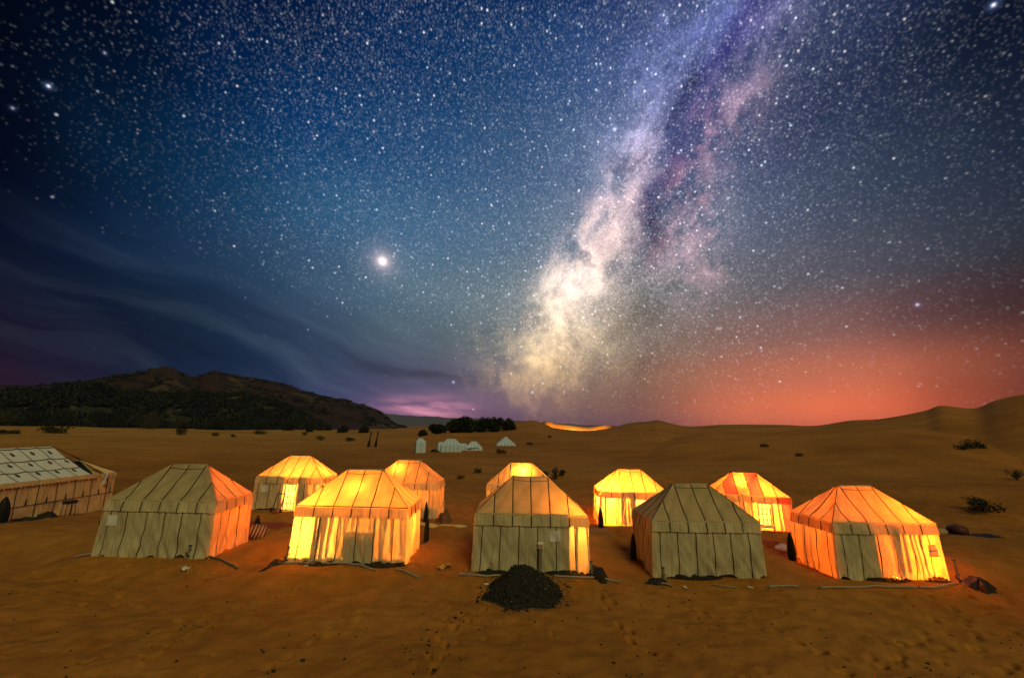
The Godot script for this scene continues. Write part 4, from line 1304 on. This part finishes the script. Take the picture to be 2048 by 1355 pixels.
func make_rest() -> void:
	big_tent()
	# heap of dark gravel before the middle tent
	var heap := thing("gravel_heap", "conical heap of dark gravel before the middle front tent", "heap", on_sand(0.52, -13.75))
	part("heap_core", heap_mesh(1.22, 0.82, 0.55, 3), mats.gravel, heap)
	var mm := MultiMesh.new()
	mm.transform_format = MultiMesh.TRANSFORM_3D
	mm.use_colors = true
	var stone := SphereMesh.new()
	stone.radius = 0.5; stone.height = 0.8; stone.radial_segments = 6; stone.rings = 3
	mm.mesh = stone
	var n := 5200
	mm.instance_count = n
	rng.seed = 55
	for i in n:
		var a := rng.randf() * TAU
		var k := sqrt(rng.randf()) * (1.0 if i % 7 else 1.22)
		var s := rng.randf_range(0.018, 0.055) * (1.0 if rng.randf() < 0.93 else 2.3)
		var nz := 0.55 * noise.get_noise_3d(cos(a) * k * 12.0 + 27.0, sin(a) * k * 12.0, 3)
		var kk := minf(k, 1.0)
		var y := 0.82 * (1.0 - pow(kk, 1.55)) + nz * 0.84 * 0.35 * (1.0 - kk) * kk * 4.0 - 0.05 * kk
		var r := 1.22 * k * (1.0 + nz * 0.35 * kk)
		var p := Vector3(cos(a) * r, y, sin(a) * r)
		if k > 0.97:
			var w := heap.position + p
			p.y = ground_y(w.x, w.z) - heap.position.y
		mm.set_instance_transform(i, Transform3D(Basis.from_euler(Vector3(rng.randf() * 6.0, rng.randf() * 6.0, rng.randf() * 6.0)).scaled(Vector3(s, s * 0.7, s * 1.2)), p))
		var q := rng.randf_range(0.4, 1.3) * (3.0 if rng.randf() < 0.05 else 1.0)
		mm.set_instance_color(i, Color(0.034 * q, 0.031 * q, 0.026 * q))
	var chips := MultiMeshInstance3D.new()
	chips.name = "gravel_stones"
	chips.multimesh = mm
	chips.material_override = mats.stone
	chips.set_meta("kind", "stuff")
	heap.add_child(chips)
	# wooden supply post with a pale box
	var post := thing("supply_post", "short wooden post with a pale box on top behind the gravel heap", "post", on_sand(1.13, -15.02))
	part("post_shaft", box(Vector3(0.12, 0.95, 0.1), Vector3(0, 0.36, 0), 0.015), mats.grey_wood, post)
	var bx := part("socket_box", box(Vector3(0.2, 0.22, 0.14), Vector3(0, 0.86, 0.0), 0.02), mats.white, post)
	part("box_lid", box(Vector3(0.16, 0.15, 0.02), Vector3(0, 0.85, 0.08), 0.008), mats.leather_pale, bx)
	# pointed bollards
	bollard("dark pointed bollard at the lower left edge before the large cream tent", -21.75, -18.9, 1.1, 0.24)
	bollard("dark pointed bollard behind the striped pouf at the leftmost front tent", -10.75, -18.9, 1.0, 0.16)
	bollard("dark pointed bollard half hidden by the right side of the yellow tent", -3.35, -18.3, 1.1)
	bollard("dark pointed bollard standing before the salmon walled tent", -4.32, -23.08, 1.05)
	bollard("pointed bollard lit reddish before the blazing orange tent", 4.75, -22.34, 1.0, 0.14)
	bollard("dark pointed bollard at the left side of the unlit tent", 4.92, -17.3, 1.0, 0.12)
	bollard("black pointed bollard standing clear left of the right end front tent", 11.1, -17.3, 1.05, 0.15)
	# two furled parasols out on the plain
	for i in 2:
		var p: Vector2 = [Vector2(-28.2, -84.6), Vector2(-26.7, -84.3)][i]
		var o := thing("furled_parasol", ["left one of two furled dark parasols on the plain", "right one of two furled dark parasols on the plain"][i], "parasol", on_sand(p.x, p.y), 0.0, "furled parasols on the plain")
		o.rotation.z = [-0.12, -0.1][i]
		part("furled_canopy", lathe([Vector2(0.24, 0.0), Vector2(0.27, 0.3), Vector2(0.25, 0.8), Vector2(0.16, 1.3), Vector2(0.1, 1.7), Vector2(0.1, 2.4), Vector2(0.16, 2.9), Vector2(0.05, 3.1), Vector2(0.002, 3.15)], 14), mats.black, o)
		part("parasol_foot", lathe([Vector2(0.002, 0.1), Vector2(0.34, 0.1), Vector2(0.36, 0.0)], 14), mats.iron, o)
	# poufs
	var pouf := thing("striped_pouf", "striped leather pouf lying on its side right of the leftmost front tent", "pouf", on_sand(-10.25, -18.2, 0.25), 0.5)
	pouf.rotation.z = 1.25
	part("pouf_body", lathe([Vector2(0.002, -0.34), Vector2(0.2, -0.34), Vector2(0.27, -0.25), Vector2(0.3, 0.0), Vector2(0.27, 0.25), Vector2(0.2, 0.34), Vector2(0.002, 0.34)], 24), mats.leather_pale, pouf)
	for k in 5:
		var y := -0.24 + 0.12 * k
		var rr := 0.305 - absf(y) * 0.12
		part("pouf_band", lathe([Vector2(rr - 0.02, y - 0.032), Vector2(rr + 0.008, y - 0.026), Vector2(rr + 0.008, y + 0.026), Vector2(rr - 0.02, y + 0.032)], 24), mats.leather, pouf)
	var p2 := thing("floor_cushion", "pale patterned cushion roll beside the right end front tent", "cushion", on_sand(21.9, -22.3, 0.14), 0.2)
	p2.rotation.z = PI / 2
	p2.scale = Vector3.ONE * 0.62
	part("cushion_body", lathe([Vector2(0.002, -0.75), Vector2(0.2, -0.74), Vector2(0.27, -0.6), Vector2(0.28, 0.0), Vector2(0.27, 0.6), Vector2(0.2, 0.74), Vector2(0.002, 0.75)], 20), mats.leather_pale, p2)
	part("cushion_band", lathe([Vector2(0.27, 0.25), Vector2(0.292, 0.26), Vector2(0.292, 0.5), Vector2(0.27, 0.51)], 20), mats.leather, p2)
	var p3 := thing("dark_pouf", "round dark red pouf on the black mat at the right", "pouf", on_sand(23.3, -22.7, 0.04))
	part("pouf_body", lathe([Vector2(0.002, 0.44), Vector2(0.2, 0.43), Vector2(0.36, 0.37), Vector2(0.43, 0.22), Vector2(0.39, 0.06), Vector2(0.3, 0.0)], 28), mats.leather, p3)
	part("pouf_button", lathe([Vector2(0.002, 0.46), Vector2(0.05, 0.455), Vector2(0.07, 0.43)], 12), mats.tape, p3)
	draped("dark_mat", "black mat under the dark red pouf at the right", "mat", 23.5, -22.5, 2.8, 0.8, -0.12, mats.plastic)
	# rugs and cloths
	draped("red_rug", "faded red rug on the sand before the lattice door tent at the left", "rug", -11.6, -21.4, 2.9, 1.0, -0.25, mats.rug, "rugs laid out before the back tents")
	draped("pink_rug", "pink rug on the sand before the blazing orange tent", "rug", 4.05, -20.9, 1.8, 1.0, -0.2, mats.rug_pink, "rugs laid out before the back tents")
	draped("brown_rug", "dark red rug before the striped tent's lattice door", "rug", 11.3, -20.4, 2.6, 0.9, -0.1, mats.rug, "rugs laid out before the back tents")
	draped("pale_cloth", "pale pink cloth lying across the corner of the dark red rug", "cloth", 12.35, -19.8, 0.9, 0.5, 0.8, mats.cloth_white, "", 0.07)
	draped("pale_strip", "long pale walkway strip right of the salmon walled tent", "ground", -3.4, -21.75, 3.2, 0.55, -0.6, mats.pale_yellow)  # thin strip on the sand, brighter than it by its pale yellow colour
	# hand truck before the lattice door tent
	var ht := thing("hand_truck", "dark hand truck leaning before the lattice door tent at the left", "hand truck", on_sand(-12.9, -24.3), 0.35)
	ht.rotation.x = -0.12
	ht.rotation.z = -0.16
	for sx in [-1.0, 1.0]:
		part("rail", tube(PackedVector3Array([Vector3(sx * 0.19, 0.06, 0), Vector3(sx * 0.18, 1.0, 0)]), [0.028]), mats.iron, ht)
		var wheel := lathe([Vector2(0.03, -0.03), Vector2(0.11, -0.03), Vector2(0.12, 0.0), Vector2(0.11, 0.03), Vector2(0.03, 0.03)], 18)
		var we := part("wheel", wheel, mats.black, ht)
		we.position = Vector3(sx * 0.25, 0.11, -0.06)
		we.rotation.z = PI / 2
	for y in [0.2, 1.0]:
		part("cross_bar", tube(PackedVector3Array([Vector3(-0.2, y, 0), Vector3(0.2, y, 0)]), [0.026]), mats.iron, ht)
	part("foot_plate", box(Vector3(0.42, 0.02, 0.28), Vector3(0, 0.05, 0.14), 0.006), mats.iron, ht)
	# little stand by the large tent
	var sd := thing("small_stand", "small stand with a dark tray by the wall of the large cream tent", "stand", on_sand(-21.75, -21.7), PI / 2)
	part("tray", box(Vector3(0.5, 0.14, 0.3), Vector3(0, 0.66, 0), 0.02), mats.plastic, sd)
	for q in [[-0.2, -0.1], [0.2, -0.1], [-0.2, 0.1], [0.2, 0.1]]:
		part("leg", tube(PackedVector3Array([Vector3(q[0] * 1.15, -0.03, q[1] * 1.15), Vector3(q[0], 0.62, q[1])]), [0.016]), mats.iron, sd)
	var stick := thing("torch_stick", "pale stick with a dark knob lying left of the leftmost front tent", "stick", on_sand(-17.3, -19.0, 0.06), 0.1)
	part("stick_shaft", tube(PackedVector3Array([Vector3(-0.1, 0, 0), Vector3(0.75, 0.03, 0.0)]), [0.05]), mats.pipe, stick)
	part("stick_knob", lathe([Vector2(0.002, -0.1), Vector2(0.1, -0.07), Vector2(0.12, 0.0), Vector2(0.1, 0.08), Vector2(0.002, 0.11)], 12), mats.black, stick).position = Vector3(-0.15, 0.03, 0)
	# poles, pegs, bundles, scraps
	pipe("pale pole on the sand right of the peg at the leftmost front tent", [Vector2(-10.84, -15.5), Vector2(-10.0, -15.35), Vector2(-9.05, -15.15)], 0.035, mats.iron)
	pipe("pale pole at the left foot of the leftmost front tent", [Vector2(-14.75, -15.3), Vector2(-14.3, -15.4), Vector2(-13.8, -15.3)])
	pipe("bent grey hose along the foot of the yellow tent", [Vector2(-7.5, -15.05), Vector2(-6.5, -15.12), Vector2(-5.7, -15.15), Vector2(-5.07, -15.1), Vector2(-4.3, -14.75)])
	pipe("short pale pole at the right foot of the yellow tent", [Vector2(-3.6, -14.75), Vector2(-3.2, -14.65), Vector2(-2.8, -14.5)])
	pipe("pale pole left of the gravel heap", [Vector2(-1.6, -14.75), Vector2(-0.95, -14.65), Vector2(-0.2, -14.7)])
	pipe("long pale pole right of the gravel heap", [Vector2(1.55, -14.8), Vector2(2.4, -14.7), Vector2(3.05, -14.68), Vector2(3.7, -14.5)])
	pipe("short pole by the black bundle at the unlit tent", [Vector2(4.9, -14.83), Vector2(5.16, -14.72), Vector2(5.35, -14.5)])
	pipe("crooked pale stick before the middle of the unlit tent", [Vector2(6.8, -14.9), Vector2(7.0, -14.78), Vector2(7.5, -14.66)], 0.022)
	pipe("pale pole right of the unlit tent", [Vector2(8.55, -14.7), Vector2(9.15, -14.88), Vector2(9.6, -14.82)])
	pipe("longest pale pole along the foot of the right end front tent", [Vector2(10.2, -14.7), Vector2(11.0, -14.66), Vector2(12.0, -14.8), Vector2(13.5, -14.8)])
	pipe("pole running to the peg at the right end front tent", [Vector2(13.6, -14.82), Vector2(14.3, -14.92), Vector2(15.3, -15.3)])
	peg("wooden peg at the left foot of the yellow tent", -7.5, -15.2, 0.5, -0.12)
	peg("wooden peg at the glowing right end of the middle front tent", 2.8, -14.75, 0.5, 0.03)
	peg("wooden peg at the left foot of the unlit tent", 5.2, -14.8, 0.5, 0.05)
	peg("tall wooden peg right of the right end front tent", 15.45, -15.3, 0.75, 0.1)
	peg("wooden peg at the right foot of the leftmost front tent", -10.9, -15.3, 0.42, -0.03)
	tarp("black bundle at the peg left of the yellow tent", -7.75, -15.1, 0.3, 0.2, 1)
	tarp("black bundle right of the middle front tent's glowing end", 3.0, -14.95, 0.38, 0.34, 2)
	tarp("black bundle at the left foot of the unlit tent", 4.95, -14.85, 0.28, 0.2, 3)
	tarp("large black bundle at the tall peg, right end of the front row", 15.95, -15.2, 0.52, 0.3, 4)
	tarp("brown bundle at the right foot of the salmon walled tent", -3.35, -23.3, 0.55, 0.6, 5, mats.earth)
	tarp("dark bundle at the wall of the large cream tent, near the small stand", -21.9, -20.9, 0.42, 0.3, 6)
	tarp("flat dark bundle by the wall behind the lower left bollard", -21.9, -20.0, 0.4, 0.2, 7)
	scrap("white scrap on the sand before the leftmost front tent", -10.4, -14.6, 0.32, 1)
	scrap("white scrap on the sand right of the gravel heap's back pole", -0.62, -14.2, 0.14, 2)
	scrap("white scrap left of two before the unlit tent", 5.75, -14.5, 0.16, 3)
	scrap("yellow scrap on the sand between the yellow and the middle front tent", -2.18, -15.5, 0.45, 4, mats.yellow)
	scrap("white scrap before the crooked stick at the unlit tent", 7.95, -14.7, 0.15, 5)
	scrap("small white scrap before the left foot of the yellow tent", -6.67, -14.9, 0.13, 6)
	# dark crumbs trodden into the sand
	var cm := MultiMesh.new()
	cm.transform_format = MultiMesh.TRANSFORM_3D
	cm.mesh = stone
	var spots := []
	rng.seed = 99
	var nests := [Vector2(-1.6, -10.6), Vector2(-1.1, -11.6), Vector2(-1.9, -9.7), Vector2(-4.8, -10.2), Vector2(3.0, -10.0), Vector2(9.0, -9.9), Vector2(12.5, -11.0), Vector2(-7.5, -11.2)]
	for k in 230:
		var p := Vector2(rng.randf_range(-15, 16), rng.randf_range(-14.8, -8.8))
		if k % 3 == 0: p = nests[k % 8] + Vector2(rng.randfn(), rng.randfn()) * 0.35
		var s := rng.randf_range(0.02, 0.05) * (1.7 if k % 9 == 0 else 1.0)
		spots.append(Transform3D(Basis.from_euler(Vector3(rng.randf() * 6.0, rng.randf() * 6.0, 0)).scaled(Vector3(s * 1.5, s, s)), on_sand(p.x, p.y, s * 0.15)))
	cm.instance_count = spots.size()
	for k in spots.size():
		cm.set_instance_transform(k, spots[k])
	var crumbs := MultiMeshInstance3D.new()
	crumbs.name = "dark_crumbs"
	crumbs.multimesh = cm
	crumbs.material_override = mats.gravel
	add_child(crumbs)
	tag(crumbs, "small dark crumbs scattered over the foreground sand", "pebbles")
	crumbs.set_meta("kind", "stuff")
	far_camp()
	make_plants()
	far_lights()

# ---------------------------------------------------------------- the white tents on the plain
func panelled(root: Node3D, called: String, corners: Array, n: int, m: Material) -> void:   # a four-cornered cloth cut into n strips with tapes between
	var f := func(u: float, v: float) -> Vector3: return (corners[0] as Vector3).lerp(corners[1], u).lerp((corners[3] as Vector3).lerp(corners[2], u), v)
	for k in n:
		part(called, grid(func(u, v): return f.call((k + u) / n, v), 2, 3), m, root)
	for k in range(1, n):
		var nrm: Vector3 = ((corners[1] as Vector3) - corners[0]).cross((corners[3] as Vector3) - corners[0]).normalized() * 0.02
		part("seam", grid(func(u, v): return f.call(float(k) / n + (u - 0.5) * 0.012, v) + nrm, 1, 3), mats.tape, root)

func hipped(root: Node3D, c: Vector3, w: float, d: float, eh: float, rh: float, rl: float, n: int, m: Material) -> void:
	var a := [c + Vector3(-w / 2, eh, d / 2), c + Vector3(w / 2, eh, d / 2), c + Vector3(w / 2, eh, -d / 2), c + Vector3(-w / 2, eh, -d / 2)]
	var r := [c + Vector3(-rl / 2, rh, 0), c + Vector3(rl / 2, rh, 0)]
	var g := []
	for p in a: g.append(Vector3(p.x, -0.5, p.z))
	panelled(root, "wall_panel", [g[0], g[1], a[1], a[0]], n, m)
	panelled(root, "wall_panel", [g[1], g[2], a[2], a[1]], maxi(n / 2, 1), m)
	panelled(root, "wall_panel", [g[2], g[3], a[3], a[2]], 1, m)
	panelled(root, "wall_panel", [g[3], g[0], a[0], a[3]], maxi(n / 2, 1), m)
	panelled(root, "roof_panel", [a[0], a[1], r[1], r[0]], n, m)
	panelled(root, "roof_panel", [a[1], a[2], r[1], r[1]], 1, m)
	panelled(root, "roof_panel", [a[2], a[3], r[0], r[1]], 1, m)
	panelled(root, "roof_panel", [a[3], a[0], r[0], r[0]], 1, m)

func far_camp() -> void:
	var t := thing("toilet_tent", "narrow tall white tent standing alone on the plain", "tent", on_sand(-15.55, -73.8), 0.35, "white tents on the plain")
	hipped(t, Vector3.ZERO, 1.7, 1.7, 1.75, 2.4, 0.6, 2, mats.cloth_far)
	part("door_slit", box(Vector3(0.12, 1.5, 0.03), Vector3(0.86, 0.85, 0.2), 0.01), mats.tape, t)
	t = thing("white_pavilion", "white hipped pavilion tent, largest of the joined tents on the plain", "tent", on_sand(-10.6, -76.6), 0.25, "white tents on the plain")
	hipped(t, Vector3.ZERO, 3.6, 3.0, 1.05, 2.15, 1.4, 5, mats.cloth_far)
	t = thing("white_annexe", "small pale annexe tent at the left of the joined white tents", "tent", on_sand(-12.3, -76.2), 0.25, "white tents on the plain")
	hipped(t, Vector3.ZERO, 1.3, 1.6, 1.1, 1.6, 0.8, 3, mats.cloth_far)
	t = thing("white_awning", "low sagging white tent with a dark gap, right of the joined tents", "tent", on_sand(-6.9, -79.4), 0.2, "white tents on the plain")
	hipped(t, Vector3(0.2, 0, 0), 3.0, 2.4, 0.45, 1.55, 0.9, 4, mats.cloth_far)
	hipped(t, Vector3(-1.9, 0, 0.1), 1.8, 1.8, 0.7, 1.15, 1.2, 3, mats.cloth_far)
	part("dark_gap", grid(func(u, v): return Vector3(lerpf(-1.1, 0.9, u), 0.1 + 0.3 * u + (0.2 - 0.12 * u) * v, 1.25 + 0.02 * sin(u * 7.0)), 10, 2), mats.tape, t)
	t = thing("white_pyramid_tent", "white pyramid tent roof showing above the sand on the plain", "tent", on_sand(-0.85, -95.5, -0.35), 0.1, "white tents on the plain")
	hipped(t, Vector3.ZERO, 4.3, 3.4, 0.6, 2.35, 0.12, 5, mats.cloth_far)
	tarp("dark bundle left of the joined white tents on the plain", -13.2, -75.0, 0.6, 0.5, 9)

func far_lights() -> void:
	# a lamp in the hollow behind the crest that lights the far dune
	var a := deg_to_rad(8.6)
	var p := Vector3(sin(a) * 203.0, 0, -cos(a) * 203.0)
	p.y = ground_y(p.x, p.z) + 0.7
	var o := thing("dune_floodlight", "floodlight set low in the hollow before the brightly lit far dune", "floodlight", p)
	part("housing", box(Vector3(0.5, 0.35, 0.2), Vector3(0, 0, 0.16), 0.03), mats.iron, o)
	part("bracket", tube(PackedVector3Array([Vector3(0, -1.0, 0.16), Vector3(0, -0.1, 0.16)]), [0.04]), mats.iron, o)
	part("lamp_face", box(Vector3(0.44, 0.3, 0.02), Vector3(0, 0, 0.05), 0.005), mats.glow, o)
	var l := SpotLight3D.new()
	l.name = "floodlight_beam"
	l.light_color = lin(1.0, 0.55, 0.1)
	l.light_energy = 9000.0
	l.light_size = 0.3
	l.spot_range = 120.0
	l.spot_attenuation = 2.0
	l.spot_angle = 84.0
	l.spot_angle_attenuation = 0.6
	l.shadow_enabled = true
	o.add_child(l)
	l.look_at_from_position(p, p + Vector3(sin(a), 0.08, -cos(a)))
	# the nearest houses of the town
	for i in 4:
		var b := deg_to_rad([-16.1, -15.4, -14.9, -14.3][i])
		var at: Vector3 = Vector3(sin(b), 0, -cos(b)) * [760.0, 740.0, 750.0, 770.0][i]
		var hs := thing("town_house", ["leftmost far house with a faint light past the hill's end", "far house with the brightest window past the hill's end", "low far house right of the brightest window", "rightmost far house with a dim window past the hill's end"][i], "house", Vector3(at.x, -0.2, at.z), -b, "houses of the far town")
		var hh: float = [6.0, 7.5, 5.0, 5.5][i]
		part("wall", box(Vector3(8, hh, 7), Vector3(0, hh / 2, 0), 0.1), mats.earth, hs)
		part("roof_parapet", box(Vector3(8.4, 0.6, 7.4), Vector3(0, hh + 0.32, 0), 0.08), mats.earth, hs)
		for k in 2:
			part("window", box(Vector3(1.6, 1.4, 0.1), Vector3(-1.8 + 3.6 * k, hh * 0.68, 3.56), 0.02), mats.window_light if (i + k) % 2 else mats.black, hs)


func _ready() -> void:
	noise.seed = 12
	noise.noise_type = FastNoiseLite.TYPE_SIMPLEX_SMOOTH
	noise.frequency = 0.1
	noise.fractal_octaves = 4
	wave.seed = 3
	wave.noise_type = FastNoiseLite.TYPE_SIMPLEX_SMOOTH
	wave.frequency = 0.02
	wave.fractal_type = FastNoiseLite.FRACTAL_NONE
	# camera
	var cam := Camera3D.new()
	cam.name = "camera"
	cam.fov = 79.2
	cam.near = 0.1
	cam.far = 9000.0
	cam.basis = Basis.from_euler(Vector3(deg_to_rad(12.26), 0, 0)) * Basis(Vector3(0, 0, 1), deg_to_rad(1.37))
	cam.position = Vector3(0, CAM_H, 0)
	cam.current = true
	add_child(cam)
	# sky, exposure
	var we := WorldEnvironment.new()
	we.name = "world"
	var env := Environment.new()
	env.background_mode = Environment.BG_SKY
	env.sky = make_sky()
	env.background_energy_multiplier = 1.0
	env.tonemap_mode = Environment.TONE_MAPPER_LINEAR
	env.tonemap_exposure = 1.0
	env.sdfgi_enabled = true
	env.ssao_enabled = true
	env.ssil_enabled = true
	# thin night air: far slopes fade a little
	env.fog_enabled = true
	env.fog_density = 0.0001
	env.fog_light_color = Color(0.62, 0.7, 1.0)
	we.environment = env
	add_child(we)
	# the moon, behind the camera and veiled
	var moon := DirectionalLight3D.new()
	moon.name = "moon"
	moon.light_color = lin(1.0, 0.87, 0.36)
	moon.light_energy = 0.35
	moon.light_angular_distance = 24.0
	moon.shadow_enabled = true
	moon.sky_mode = DirectionalLight3D.SKY_MODE_LIGHT_ONLY
	moon.basis = Basis.looking_at(Vector3(-0.3, -0.75, -0.8).normalized())
	add_child(moon)
	make_materials()
	make_ridges()
	make_terrain()
	make_camp()
	make_rest()
